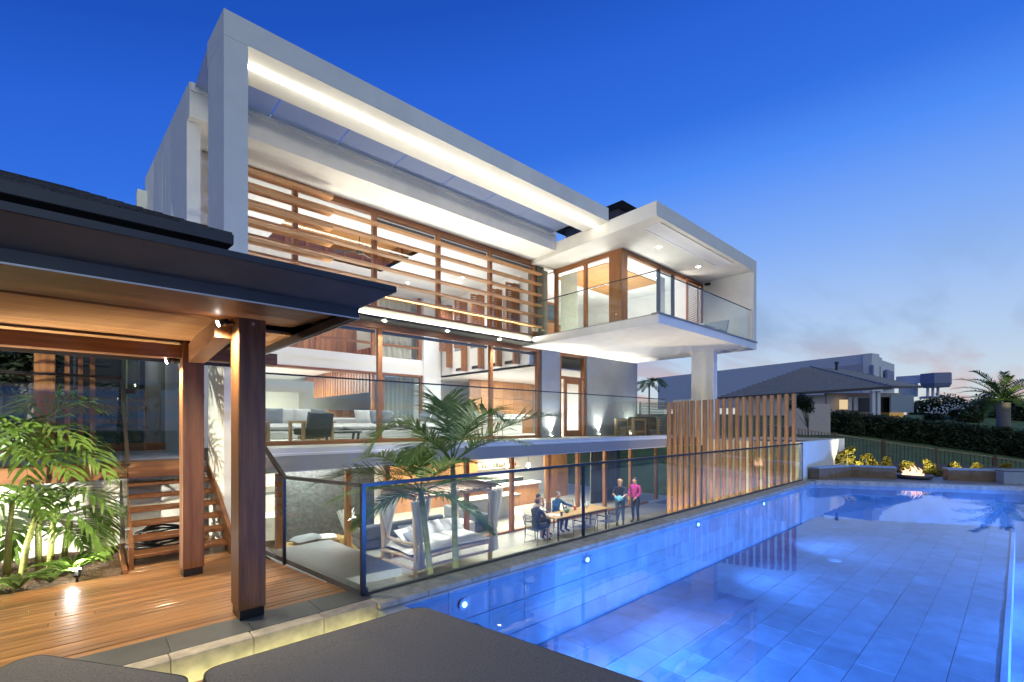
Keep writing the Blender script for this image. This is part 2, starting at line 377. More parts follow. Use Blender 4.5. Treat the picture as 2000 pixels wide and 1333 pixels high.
f_=n_.new('ShaderNodeFresnel'); f_.inputs[0].default_value=1.52; mx_=n_.new('ShaderNodeMixShader'); no_=n_.new('ShaderNodeTexNoise'); no_.inputs['Scale'].default_value=2.2; no_.inputs['Detail'].default_value=2
tc_=n_.new('ShaderNodeTexCoord'); l_.new(tc_.outputs['Object'],no_.inputs['Vector']); bp_=n_.new('ShaderNodeBump'); bp_.inputs['Strength'].default_value=.022; bp_.inputs['Distance'].default_value=.05
l_.new(no_.outputs['Fac'],bp_.inputs['Height']); l_.new(bp_.outputs[0],g_.inputs['Normal']); l_.new(bp_.outputs[0],f_.inputs['Normal'])
l_.new(f_.outputs[0],mx_.inputs[0]); l_.new(t_.outputs[0],mx_.inputs[1]); l_.new(g_.outputs[0],mx_.inputs[2]); l_.new(mx_.outputs[0],o_.inputs[0])
WATER=wm
wv=[(PX0,-2.6),(farx(-2.6),-2.6),(farx(PY1),PY1),(PX0,PY1)]
tag(MB().add([(a,b,WZ) for a,b in wv],[(0,1,2,3)]).build('water',WATER),kind='structure')
# coping stones
cop=tag(MB().box(-1.3,PX0-.26,4.47,4.61,-.5,-.15).build('coping',STONE),kind='structure')
x=-1.3
while x<17.0:
    x1=min(x+random.choice((.58,.6,.62)),17.05)
    if x<2.18: x1=min(x1,2.2); MB().box(x+.002,x1-.002,4.455,4.612,-.148,random.uniform(.0,.003),0,.006).build('coping_stone',STONE,cop)
    else: MB().box(x+.003,x1-.003,4.40,4.70,-.06,random.uniform(-.002,.002),0,.007).build('coping_stone',STONE,cop)
    x=x1
x=0.0; L=math.hypot(farx(-2.6)-farx(4.4),7.0); dirv=Vector((farx(-2.6)-farx(4.4),-7.0,0)).normalized(); nrm=Vector((-dirv.y,dirv.x,0))
p0=Vector((farx(4.4),4.4,0))
while x<L:
    x1=min(x+.6,L); a=p0+dirv*(x+.003); b=p0+dirv*(x1-.003); w0=nrm*-.03; w1=nrm*.30
    MB().prism([tuple((q)[:2]) for q in (a+w0,b+w0,b+w1,a+w1)],-.10,.012+random.uniform(0,.003)).build('coping_stone',STONE,cop); x=x1
# ---- deck of the pavilion, boards run along the pool
DK=DECK('x')
deck=tag(MB().box(-4.5,1.9,5.02,9.3,-.3,-.06).build('deck',mat('deck_shadow_gap',(.02,.015,.012),.9,var=.1)),kind='structure')
y=5.006; i=0
while y<9.25:
    x0=-4.5 if y<7.36 else .36
    x1=2.16-(y-4.72)*.16
    if y>8.1: x1=1.52
    cut=[x0]+([x0+random.uniform(1.6,4.6)] if x0<0 else [])+[x1]
    for a,b in zip(cut,cut[1:]):
        me=MB().box(a+.0015,b-.0015,y,y+.0885,-.03,random.uniform(-.002,.0015),0,.003).build('deck_board',DK,deck)
    y+=.0955; i+=1
tile=tag(MB().box(-1.3,2.2,4.625,5.0,-.3,-.03).build('edge_strip',mat('strip_bed',(.05,.05,.05),.9)),kind='structure')
x=-1.3
while x<2.2:
    x1=min(x+.6,2.24); MB().box(x+.002,x1-.002,4.616,5.002,-.03,.001,0,.002).build('edge_tile',SLATE,tile); x=x1
# lower deck the daybed stands on
ldk=tag(MB().box(-3.5,2.18,2.4,4.30,-.5,-.21).build('lower_deck',MATS['deck_shadow_gap']),kind='structure')
y=2.4
while y<4.29:
    MB().box(-3.5,2.19,y,y+.0885,-.18,-.15+random.uniform(-.002,.001),0,.003).build('deck_board',DK,ldk); y+=.0955
tag(MB().box(-6,2.19,-6,2.39,-.6,-.152).build('terrace',mat('terrace_paving',(.2,.19,.18),.7,var=.15)),kind='structure')
# ---- garden bed, retaining wall, landing
gb=MB(); nx,ny=44,14
vs=[(-6+6.36*i/nx,7.37+1.7*j/ny,-.035+.07*math.sin(i*1.3)*math.sin(j*.9)*.5+random.uniform(-.012,.02)+.05*(j/ny)) for i in range(nx+1) for j in range(ny+1)]
gb.add(vs,[(i*(ny+1)+j,(i+1)*(ny+1)+j,(i+1)*(ny+1)+j+1,i*(ny+1)+j+1) for i in range(nx) for j in range(ny)])
bed=tag(gb.build('garden_bed',SOIL,smooth=True),kind='structure')
mu=MB()
for i in range(2600):
    x=random.uniform(-3,.34); y=random.uniform(7.39,9.0); a=random.uniform(0,6.3); s=random.uniform(.008,.03); t=random.uniform(.004,.01)
    c,d=math.cos(a)*s,math.sin(a)*s; z=.03+random.uniform(-.03,.03)
    mu.add([(x-c,y-d,z),(x-d*.3,y+c*.3,z+t),(x+c,y+d,z+random.uniform(0,.012)),(x+d*.3,y-c*.3,z+t)],[(0,1,2,3)])
tag(mu.build('mulch',mat('bark_mulch',(.22,.14,.085),.95,var=.5,scale=40),bed),kind='stuff')
MB().box(.33,.37,7.37,9.0,-.1,.06,0,.004).build('bed_edging',TIM('y'),bed)
tag(MB().box(-7,.36,9.06,9.26,-.4,1.02).build('retaining_wall',WHITE),'white rendered retaining wall behind the garden palms','wall')
land=tag(MB().box(-7,1.36,9.0,12.5,1.0,1.19).build('landing',mat('landing_tile',(.42,.43,.45),.5,var=.08)),kind='structure')
y=9.0
for k in range(4):
    MB().box(-7,1.36,y,y+.1,1.19,1.255,0,.003).build('deck_board',DK,land); y+=.104
MB().box(-7,1.36,8.965,9.0,1.02,1.25,0,.004).build('edge_beam',TDARK('x'),land)
MB().box(-7,1.36,9.42,12.5,1.19,1.252).build('landing_paving',MATS['landing_tile'],land)
# ---- patio a level below the pool
pat=tag(MB().box(1.9,22,4.72,19,-2.3,-1.93).build('patio',mat('patio_grout',(.16,.155,.15),.9,var=.1)),kind='structure')
for i in range(22):
    for j in range(9):
        x=2+i*.8; y=4.72+j*.8
        MB().box(x+.003,x+.797,y+.003,min(y+.797,11.7),-1.93,-1.9+random.uniform(-.001,.001)).build('patio_tile',PATIO,pat)
MB().box(1.9,22,11.7,19,-1.93,-1.9).build('indoor_floor',mat('indoor_floor_tile',(.5,.48,.43),.35,var=.06),pat)
MB().box(1.9,17.0,4.705,4.90,-2.3,-.02).build('pool_retaining_wall',GREYW,pat)
# ================================================================== HOUSE
H=thing('house','large white modern house with lit timber-framed glazing and cantilevered balcony','house',(8,12,-1.9))
def part(name,mb,m,p=None,smooth=None): return mb.build(name,m,p or H,smooth)
def hb(name,x0,x1,y0,y1,z0,z1,m,p=None,b=0): return MB().box(x0,x1,y0,y1,z0,z1,0,b).build(name,m,p or H)
# ---- white portal
part('portal_column',MB().prism([(1.54,8.2),(1.87,8.2),(1.80,9.1),(1.485,9.1)],-1.9,7.775),WHITE)
fr=part('portal_beam',MB().prism([(1.54,8.2),(11.36,8.2),(11.36,9.15),(1.48,9.15)],7.78,8.18),WHITE)
hb('led_strip',1.9,11.3,8.62,8.665,7.735,7.778,LEDM,fr)
sk=part('roof_edge',MB().prism([(1.40,10.4),(11.5,10.4),(11.6,11.75),(1.33,11.75)],7.55,8.18),WHITE)
hb('beam_lip',1.42,11.45,10.36,10.398,8.02,8.17,WHITE,sk)
xs=[1.47]+[2.76+1.37*k for k in range(6)]+[11.3]
for a,b in zip(xs,xs[1:]):
    hb('roof_glass_pane',a+.012,b-.012,9.16,10.39,8.10,8.115,FROST)
part('side_wall',MB().prism([(1.385,10.58),(1.60,10.58),(1.36,15.3),(1.11,15.3)],-1.9,8.18),WHITE)
hb('return_wall',1.60,2.0,11.55,11.78,1.32,7.545,WHITE)
rh=MB().box(.93,1.2,15.0,15.35,6.95,7.75,0,.01); part('rainwater_head',rh,WHITE)
part('downpipe',MB().tube([(1.08,15.2,7.0),(1.08,15.2,5.0)],.07,10),WHITE,smooth=True)
# ---- upper window wall with slats
UY=11.6
hb('window_head',2.0,11.72,UY,UY+.14,7.40,7.548,TIM('x'))
hb('window_sill',2.0,11.72,UY-.05,UY+.12,4.86,4.95,TIM('x'))
mx=[2.02,3.65,5.66,7.68,9.67,11.66]
for x in mx: hb('mullion',x-.055,x+.055,UY-.02,UY+.12,4.951,7.398,TIM('z'),b=.004)
for a,b in zip(mx,mx[1:]):
    hb('window_pane',a+.058,b-.058,UY+.04,UY+.052,4.955,7.395,GLASSD)
    if a>5: 
        o=part('roller_blind',MB().tube([(a+.07,UY+.16,7.33),(b-.07,UY+.16,7.33)],.045,10),mat('blind_grey',(.12,.12,.125),.7),smooth=True)
for k in range(6):
    z=7.09-.372*k
    hb('slat',2.0,11.86,UY-.22,UY-.03,z-.03,z+.03,SLAT('x'),b=.004)
for k in range(7):
    z=7.27-.372*k
    hb('slat',1.9,4.36,UY-.50,UY-.235,z-.033,z+.033,SLAT('x'),b=.004)
sp=hb('spandrel',2.0,11.76,11.42,12.0,4.60,4.855,OLIVE)
for x in (3.86,5.91,7.95,10.0):
    dl=MB().lathe([(0,0),(.055,0),(.055,.012),(0,.012)],(x,11.55,4.583),14).build('downlight',LAMPM,sp)
    lamp('downlight_lamp','SPOT',(x,11.55,4.57),60,parent=sp,size=.04,aim=(x,11.6,0),angle=125)
# ---- living level window wall
LY=12.02
hb('window_head',1.95,12.35,LY-.06,LY+.10,4.46,4.598,TIM('x')); hb('window_sill',1.95,12.35,LY-.06,LY+.10,1.30,1.40,TIM('x'))
mx=[2.0,6.0,10.03,12.27]
for x in mx: hb('mullion',x-.06,x+.06,LY-.05,LY+.09,1.401,4.458,TIM('z'),b=.004)
for a,b in zip(mx,mx[1:]):
    hb('window_pane',a+.062,b-.062,LY,LY+.012,1.403,4.456,GLASSD)
    part('roller_blind',MB().tube([(a+.08,LY+.15,4.40),(b-.08,LY+.15,4.40)],.05,10),MATS['blind_grey'],smooth=True)
hb('grey_pier',12.38,13.36,11.9,12.2,1.30,4.555,GREYW)
hb('grey_wall',14.96,18.62,11.85,12.2,1.30,4.555,GREYW)
# glazed door beside the pier, leaf open inward
dr=hb('door_frame',13.365,13.47,11.92,12.1,1.302,4.55,TIM('z')); hb('door_frame',14.85,14.955,11.92,12.1,1.302,4.55,TIM('z'))
hb('door_head',13.47,14.85,11.93,12.09,4.45,4.55,TIM('x')); hb('door_transom',13.47,14.85,11.93,12.09,3.55,3.66,TIM('x'))
hb('transom_pane',13.475,14.845,12.0,12.012,3.665,4.445,GLASSD)
lf=part('door_leaf',MB().box(13.72,13.84,11.95,12.03,1.31,3.54).box(14.62,14.74,11.95,12.03,1.31,3.54).box(13.84,14.62,11.95,12.03,1.31,1.55).box(13.84,14.62,11.95,12.03,3.38,3.54),TIM('z'))
hb('door_pane',13.843,14.617,11.985,11.995,1.552,3.378,GLASSD,lf)
part('door_handle',MB().tube([(13.79,11.93,2.3),(13.79,11.9,2.3),(13.79,11.9,2.42)],.012,8),STEEL,lf)
# olive piers beside the balcony room
hb('olive_pier',11.76,12.1,11.55,12.0,4.856,7.418,OLIVE); hb('olive_pier',12.1,12.52,11.75,12.0,4.856,7.416,OLIVE)
# ---- terrace slab of the living level
ts=part('terrace_slab',MB().prism([(1.875,8.2),(19.6,8.2),(19.6,12.4),(1.875,12.4)],1.035,1.298),FASC)
hb('terrace_edge',1.88,14.7,8.195,8.42,1.299,1.42,mat('pale_edge_stone',(.5,.5,.47),.6,var=.05),ts)
hb('drip_line',1.88,14.7,8.188,8.198,1.335,1.345,PLAST,ts)
hb('terrace_paving',1.88,19.6,8.43,11.84,1.2985,1.305,PATIO,ts)
hb('terrace_soffit',1.88,19.6,8.23,11.7,1.02,1.034,PLAST,ts)
# ---- cantilevered balcony box
rf=part('balcony_roof',MB().prism([(11.3,6.6),(18.32,6.6),(18.32,12.3),(11.55,12.3)],7.42,7.83),WHITE)
hb('soffit_recess',11.75,16.6,6.75,7.25,7.404,7.42,PLAST,rf); hb('soffit_recess',11.85,16.5,7.27,7.34,7.407,7.42,PLAST,rf)
for x in (13.4,16.1):
    MB().lathe([(0,0),(.06,0),(.06,.01),(0,.01)],(x,7.75,7.407),14).build('downlight',LAMPM,rf)
    lamp('downlight_lamp','SPOT',(x,7.75,7.39),26,parent=rf,size=.04,aim=(x,7.75,0),angle=140)
hb('balcony_end_wall',18.06,18.32,6.605,12.0,4.84,7.418,WHITE)
sl=part('balcony_slab',MB().prism([(11.4,6.6),(18.32,6.6),(18.32,12.0),(11.42,12.0)],4.555,4.80),WHITE)
part('slab_edge',MB().prism([(11.37,6.57),(18.34,6.57),(18.34,6.8),(11.37,6.8)],4.801,4.845),FASC,sl)
MB().prism([(11.45,6.85),(18.05,6.85),(18.05,11.9),(11.45,11.9)],4.801,4.835).build('balcony_paving',PATIO,sl)
hb('balcony_column',17.2,17.5,7.7,8.56,1.0,4.553,WHITE)
# balcony room
XR=12.55; YR=8.57
hb('corner_post',XR,XR+.36,YR,YR+.48,4.836,7.418,TIM('z'),b=.006)
hb('window_head',XR+.01,XR+.13,YR+.48,11.5,7.27,7.417,TIM('y')); hb('window_head',XR+.36,18.05,YR+.01,YR+.13,7.27,7.417,TIM('x'))
for y in (10.05,11.40): hb('mullion',XR+.01,XR+.12,y-.06,y+.06,4.836,7.268,TIM('z'))
for a,b in ((9.06,9.985),(10.115,11.335)): hb('window_pane',XR+.05,XR+.062,a,b,4.838,7.266,GLASSD)
for x in (14.9,15.9): hb('mullion',x-.05,x+.05,YR+.01,YR+.11,4.836,7.268,mat('bronze_metal',(.09,.085,.09),.4,metal=.6))
for a,b in ((12.92,14.84),(14.96,15.84)): hb('window_pane',a,b,YR+.05,YR+.062,4.838,7.266,GLASSD)
sh=part('sliding_shutter',MB().box(16.75,16.84,YR-.07,YR-.01,4.85,7.35).box(17.96,18.05,YR-.07,YR-.01,4.85,7.35).box(16.84,17.96,YR-.07,YR-.01,4.85,4.93).box(16.84,17.96,YR-.07,YR-.01,7.26,7.35),TIM('z'))
lv=MB()
for k in range(34):
    z=4.96+k*.068
    lv.add([(16.84,YR-.075,z),(17.96,YR-.075,z),(17.96,YR-.015,z+.055),(16.84,YR-.015,z+.055),(16.84,YR-.069,z-.006),(17.96,YR-.069,z-.006),(17.96,YR-.009,z+.049),(16.84,YR-.009,z+.049)],[(0,1,2,3),(7,6,5,4),(0,4,5,1),(3,2,6,7)])
tag(lv.build('louvre_blades',TIM('x'),sh),kind='stuff')
def curtain(name,x0,x1,y,z0,z1,m,parent,amp=.035,folds=9,axis='x'):
    c=MB(); nn=folds*6
    vs=[]
    for j in range(3):
        z=z0+(z1-z0)*j/2
        for i in range(nn+1):
            t=i/nn; w=amp*math.sin(t*folds*2*math.pi)*(1-.2*j/2)+.008*math.sin(7*t+j)
            vs.append((x0+(x1-x0)*t,y+w,z) if axis=='x' else (y+w,x0+(x1-x0)*t,z))
    c.add(vs,[(j*(nn+1)+i,j*(nn+1)+i+1,(j+1)*(nn+1)+i+1,(j+1)*(nn+1)+i) for j in range(2) for i in range(nn)])
    return c.build(name,m,parent,True)
CURT=mat('curtain_linen',(.62,.62,.52),.9,var=.08,trans=.35); SHEER=mat('sheer_grey',(.5,.5,.52),.9,var=.05,trans=.4)
curtain('curtain',10.55,11.32,XR+.22,4.85,7.2,CURT,H,axis='y'); curtain('curtain',15.2,15.75,YR+.3,4.85,7.2,SHEER,H,folds=6)
hb('room_back_wall',12.7,18.05,14.2,14.35,4.836,7.9,PLAST); hb('room_side_wall',18.0,18.058,YR+.15,14.2,4.836,7.418,PLAST)
hb('room_ceiling',12.7,18.0,YR+.15,14.2,7.37,7.4195,PLAST)
hb('room_floor',12.7,18.0,YR+.15,14.2,4.836,4.85,mat('oak_floor',(.3,.2,.12),.4,var=.2))
cb=hb('ceiling_boards',13.2,16.6,9.6,12.0,7.34,7.368,CEIL('y'))
# dark louvre windows on the far wall of the balcony room
for a,b,z0,z1 in ((13.0,14.2,6.4,7.15),(14.4,15.6,6.4,7.15),(13.3,15.0,4.86,6.05),(15.2,17.3,4.86,6.05)):
    wf=part('louvre_window',MB().box(a-.06,b+.06,14.13,14.198,z0-.06,z1+.06),TIM('x'))
    lm=MB()
    k=0
    while z0+k*.1<z1-.05: lm.box(a,b,14.09,14.128,z0+k*.1+.006,z0+k*.1+.094); k+=1
    tag(lm.build('glass_louvres',mat('dark_louvre_glass',(.05,.09,.13),.12,var=.2),wf),kind='stuff')
hb('headboard',13.9,15.9,13.2,13.35,4.851,6.0,PANEL('x'))
lamp('room_fill','AREA',(14.6,10.6,4.9),90,color=(1,.97,.94),size=3,size_y=2.4,aim=(14.6,10.6,9),parent=H)  # added unseen fill near the floor, brightens the balcony room
# roof lantern
ln=part('roof_lantern',MB().box(12.9,15.9,8.9,11.2,7.832,8.9),mat('lantern_wall',(.10,.10,.11),.6))
MB().add([(12.5,8.5,8.9),(16.3,8.5,8.9),(16.3,11.6,8.9),(12.5,11.6,8.9),(14.4,10.0,9.95)],[(0,3,2,1),(0,1,4),(1,2,4),(2,3,4),(3,0,4)]).build('lantern_roof',DARKM,ln)
# ---- interior: living void
hb('living_floor',1.9,18.6,12.12,20,1.0,1.3,mat('pale_floor',(.62,.59,.53),.25,var=.05))
RX0,RX1,RY0,RY1=4.0,8.0,12.9,15.9
hb('ceiling',1.4,12.2,11.76,RY0,7.40,7.546,PLAST); hb('ceiling',1.4,12.2,RY1,20,7.40,7.546,PLAST)
hb('ceiling',1.4,RX0,RY0,RY1,7.40,7.546,PLAST); hb('ceiling',RX1,12.2,RY0,RY1,7.40,7.546,PLAST)
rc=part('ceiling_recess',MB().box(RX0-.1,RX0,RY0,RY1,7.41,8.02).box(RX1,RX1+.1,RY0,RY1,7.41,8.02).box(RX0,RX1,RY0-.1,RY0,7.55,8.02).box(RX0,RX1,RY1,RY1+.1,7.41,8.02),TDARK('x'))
for i in range(14):
    hb('ceiling_board',RX0,RX1,RY0+i*3/14,RY0+(i+1)*3/14-.008,7.98,8.01,CEIL('x'),rc)
for i in range(7): hb('recess_post',RX0+.02+i*.64,RX0+.10+i*.64,RY1-.06,RY1-.002,7.56,7.98,TIM('z'),rc)
for i in range(5): hb('recess_post',RX1-.06,RX1-.002,RY0+.05+i*.7,RY0+.13+i*.7,7.56,7.98,TIM('z'),rc)
hb('linear_led',4.6,11.0,15.05,15.09,7.22,7.25,SOFTM)
for x,y in ((9.4,13.0),(10.6,14.4),(9.4,16.4),(5.0,17.0),(2.9,14.0),(11.0,16.6)):
    d_=MB().lathe([(0,0),(.06,0),(.06,.01),(0,.01)],(x,y,7.388),12).build('downlight',LAMPM,H)
    lamp('downlight_lamp','SPOT',(x,y,7.37),125,parent=H,size=.06,aim=(x,y,0),angle=120)
hb('void_wall',12.02,12.25,12.2,18,3.95,7.40,PLAST)
for k,y in enumerate((12.75,13.75,14.85,16.0,17.1)):
    s_=hb('timber_fin',11.72,12.0,y-.05,y+.05,4.05 if k<4 else 4.3,7.05,TIM('z'),b=.004)
    f=part('pivot_shutter',MB().box(11.35,11.42,y-.03,y+.03,4.98,7.02).box(11.64,11.71,y-.03,y+.03,4.98,7.02).box(11.42,11.64,y-.03,y+.03,4.98,5.05).box(11.42,11.64,y-.03,y+.03,6.95,7.02),TIM('z'))
    lm=MB()
    for q in range(26): lm.box(11.42,11.64,y-.025,y+.025,5.07+q*.072,5.11+q*.072)
    tag(lm.build('louvre_blades',TIM('x'),f),kind='stuff')
    if k<4: hb('void_window',12.005,12.018,y+.16,y+.9,5.0,6.7,mat('void_window_glass',(.25,.29,.33),.08,var=.1))
    if k<4: hb('air_grille',12.0,12.018,y+.1,y+.8,4.12,4.24,BLACK)
hb('kitchen_ceiling',12.02,18.6,12.2,20,3.95,4.0,PLAST); hb('void_back_pier',11.05,11.95,17.9,18.3,1.3,7.4,PLAST)
bd=hb('mezzanine_band',1.9,11.05,18.0,18.3,3.95,4.62,PLAST)
hb('band_trim',1.9,11.05,17.97,18.29,3.86,3.949,TIM('x'),bd)
# mezzanine windows above the band
for x in (4.2,6.5,8.75,10.95): hb('mezzanine_post',x-.06,x+.06,18.05,18.2,4.621,7.4,TIM('z'))
for z in (5.15,5.75,6.5): hb('mezzanine_rail',1.9,10.9,18.06,18.18,z-.04,z+.04,TIM('x'))
for i in range(30): hb('wall_board',2+i*.23,2+i*.23+.215,20.0,20.05,4.6,7.4,PANEL('z'))
hb('mezzanine_floor',1.9,11.05,18.3,20,4.55,4.61,PLAST)
curtain('curtain',8.95,10.85,18.6,4.62,7.2,CURT,H,.07,7)
# sliding doors under the band
for x in (8.72,9.15,11.0): hb('door_stile',x-.06,x+.06,18.02,18.15,1.31,3.858,TIM('z'))
hb('door_pane',9.22,10.93,18.08,18.09,1.32,3.85,GLASSD); curtain('curtain',9.25,10.95,18.55,1.31,3.85,mat('sheer_green_grey',(.55,.58,.55),.9,var=.05,trans=.4),H,.07,8)
hb('rear_wall',11.0,18.6,20,20.2,1.3,7.4,PLAST)
hb('hall_floor',-1,11,18.3,28,1.1,1.298,mat('hall_floor_tile',(.6,.57,.5),.3,var=.05))
for i in range(26): hb('batten',8.70,8.76,18.4+i*.30,18.4+i*.30+.22,3.12,5.0,TIM('z'))
hb('batten_backing',8.77,8.9,18.3,26.3,3.14,5.0,TDARK('z'))
hb('hall_ceiling',1.9,8.7,18.4,28,4.3,4.4,PLAST); hb('hall_end_wall',-1,14,28,28.2,1.1,4.6,CREAM)
for i in range(12): hb('timber_cabinet',9.6+i*.4,9.99+i*.4,25.2,25.6,1.3,2.55,PANEL('x'))
hb('hall_inner_wall',-1.0,5.3,23.5,23.7,1.3,4.3,CREAM)
for k in range(3): hb('hall_light_slot',3.3,5.0,19.2+k*1.2,19.3+k*1.2,4.285,4.299,SOFTM)
# cream portal standing in the living room
cp=part('fireplace_surround',MB().box(2.0,5.62,16.0,16.5,2.86,3.22).box(5.30,5.62,16.0,16.5,1.3,2.86).box(2.0,2.3,16.0,16.5,1.3,2.86),CREAM)
# kitchen
for i in range(6):
    for k in range(3):
        hb('timber_panel',13.6+i*.72+.003,14.32+i*.72-.003,17.9,18.0,1.31+k*.88,2.18+k*.88,PANEL('x' if (i+k)%2 else 'z'))
lamp('void_fill','AREA',(6.8,13.3,4.98),60,color=(1,.97,.94),size=8.5,size_y=1.6,aim=(6.8,13.6,9),parent=H)  # added upward fill without a fitting, brightens the void ceiling
lamp('hall_lamp','AREA',(6,23,4.2),260,size=3,size_y=4,aim=(6,23,0),parent=H)
lamp('kitchen_lamp','AREA',(14.6,15.2,3.9),170,size=3,size_y=2.5,aim=(14.6,15.2,0),parent=H)
lamp('mezzanine_lamp','AREA',(6,19.2,7.3),30,size=6,size_y=.8,aim=(6,19.5,0),parent=H,color=(1,.85,.65))
hb('side_wall_inner',1.42,1.62,11.8,20,1.3,7.4,PLAST)
hb('main_roof',1.6,18.3,12.4,28.3,8.03,8.15,DARKM); hb('kitchen_end_wall',18.62,18.8,12.2,20.2,1.0,7.9,PLAST); hb('mezzanine_back_wall',1.4,11.9,20.06,20.2,4.5,7.4,PLAST)
hb('added_fill_channel',2.0,11.7,11.35,11.415,4.61,4.65,BLACK)  # invented housing for the added soffit fill light
lamp('added_soffit_fill','AREA',(6.7,11.38,4.66),75,color=(1,.94,.84),size=9.2,size_y=.05,aim=(6.7,10.9,8),parent=H)  # added fill light that brightens soffit and slats, no such fitting known
# ---- lower level
GY=11.8
hb('lower_head',1.9,19.4,GY-.06,GY+.1,.88,1.019,TIM('x')); hb('lower_sill',1.9,19.4,GY-.06,GY+.1,-1.9,-1.83,TIM('x'))
lx=[at(q,1000,Y=GY).x for q in (545,680,756,912,1000,1072,1129,1182,1232,1282)]
for x in lx: hb('lower_post',x-.07,x+.07,GY-.05,GY+.09,-1.829,.879,TIM('z'),b=.004)
for a,b in zip(lx,lx[1:]): hb('lower_pane',a+.073,b-.073,GY,GY+.012,-1.828,.878,GLASSD)
hb('lower_ceiling',1.9,19.4,11.71,20,1.0,1.0195,PLAST)
SCREENST=mat('split_stone',(.13,.135,.13),.9,var=.45,scale=14,bump=1.0,detail=10)
sx0=at(556,1000,Y=13.6).x; sx1=at(676,1000,Y=13.6).x
hb('stone_wall',sx0,sx1+.9,13.6,13.9,-1.9,1.0,SCREENST)
hb('garage_wall',0,7.5,19,19.2,-1.9,1.0,mat('garage_grey',(.35,.37,.37),.7)); hb('left_wall',1.75,1.89,9.2,19,-1.9,1.0,GREYW)
# bar
BY=17.4
for i in range(16):
    for k in range(2):
        hb('timber_panel',8.9+i*.3,9.197+i*.3,BY,BY+.06,-1.9+k*1.45,-.455+k*1.45,PANEL('z'))
hb('bar_alcove',13.7,16.6,BY+.5,BY+.56,-1.9,1.0,PLAST)
for z in (-.38,.18): hb('bar_shelf',13.75,16.55,BY+.12,BY+.49,z-.03,z,PLAST)
hb('back_counter',13.7,16.6,BY-.1,BY+.45,-1.9,-.95,mat('dark_counter',(.04,.05,.05),.3)); hb('back_counter_top',13.68,16.62,BY-.12,BY+.46,-.949,-.90,PLAST)
for i in range(4): 
    for k in range(2): hb('timber_panel',16.7+i*.42,17.115+i*.42,BY-1.6+.06*k,BY-1.5+.06*k,-1.9+k*1.45,-.455+k*1.45,PANEL('z' if i%2 else 'x'))
hb('rear_lower_wall',1.9,19.4,18.3,18.4,-1.9,1.0,PLAST)
for i in range(9): hb('vertical_cladding',17.2+i*.26,17.44+i*.26,13.4,13.45,-1.9,1.0,mat('dark_cladding',(.10,.11,.11),.6,rnd=.15))
for x,y,e_ in ((5,15.6,150),(9.4,14.6,170),(14.2,15.0,260)):
    lamp('lower_ceiling_fill','AREA',(x,y,.98),e_,size=2.6,size_y=2.2,aim=(x,y,-3),parent=H,color=(1,.88,.68))  # unseen area lights fill the lower rooms from the ceiling
lamp('lower_ceiling_fill','AREA',(4.4,12.9,.98),45,size=1.6,size_y=1,aim=(4.4,12.9,-3),parent=H)  # added unseen light to brighten the stone wall and bench
for x in (4.0,6.5,9.2,12.0,14.4): lamp('soffit_downlight','SPOT',(x,9.6,1.0),85,parent=H,size=.06,aim=(x,9.7,-3),angle=130)
# wall of the wing beyond the landing
wg=thing('entry_wing','dark glazed entry wing behind the landing with timber sill','house wing',(.2,12.7,1.25))
MB().box(-1.2,1.3,12.62,12.74,1.256,1.42).build('timber_sill',TIM('x'),wg); MB().box(-1.2,1.3,12.62,12.74,4.3,4.5).build('timber_head',TDARK('x'),wg)
for a,b in ((-1.15,-.2),(-.17,.6),(.63,1.28)): MB().box(a,b,12.66,12.672,1.421,4.299).build('wing_pane',glass('wing_glass',(.55,.6,.62)) if 'wing_glass' not in MATS else MATS['wing_glass'],wg)
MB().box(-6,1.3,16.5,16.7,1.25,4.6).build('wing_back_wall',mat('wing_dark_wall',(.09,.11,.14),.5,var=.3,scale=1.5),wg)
for i in range(12): MB().box(-.55,.35,12.9,12.93,3.0+i*.09,3.04+i*.09).build('screen_slat',mat('pale_slat',(.4,.42,.45),.5),wg)
curtain('curtain',.55,.86,13.1,1.45,4.2,mat('pale_green_curtain',(.45,.52,.38),.8,trans=.3),wg,.03,3)
MB().box(-6.2,1.3,12.5,17,4.6,4.75).build('wing_roof',DARKM,wg)
lamp('wing_lamp','POINT',(.2,14.2,4.1),14,parent=wg,size=.1)
# ================================================================== PAVILION
PV=thing('pavilion','open timber pavilion with dark flared metal roof beside the pool','pavilion',(1.1,6,0))
def pp(name,mb,m,p=None,smooth=None): return mb.build(name,m,p or PV,smooth)
def post(x0,x1,y0,y1,lab):
    o=pp('post',MB().box(x0,x1,y0,y1,.09,2.9,0,.006),TDARK('z')); 
    pp('post_base',MB().box(x0+.012,x1-.012,y0+.012,y1-.012,.0,.089),BLACK,o)
    for q in (.35,.65):
        pp('bolt',MB().tube([(x0+(x1-x0)*.5,y0-.002,2.78),(x0+(x1-x0)*.5,y0-.018,2.78)],.018,10),STEEL,o)
        break
    return o
post(1.04,1.27,4.9,5.22,''); post(.84,1.06,6.75,7.0,'')
pp('beam',MB().box(-4.4,1.9,4.95,5.15,2.90,3.10,0,.005),TDARK('x')); pp('beam',MB().box(-4.4,1.9,6.78,6.97,2.62,2.78,0,.005),TDARK('x'))
pp('beam',MB().bar((.98,5.2,2.78),(.98,6.8,2.68),.16,.22),TDARK('y'))
EX=1.63; EY=3.66; BK=8.12
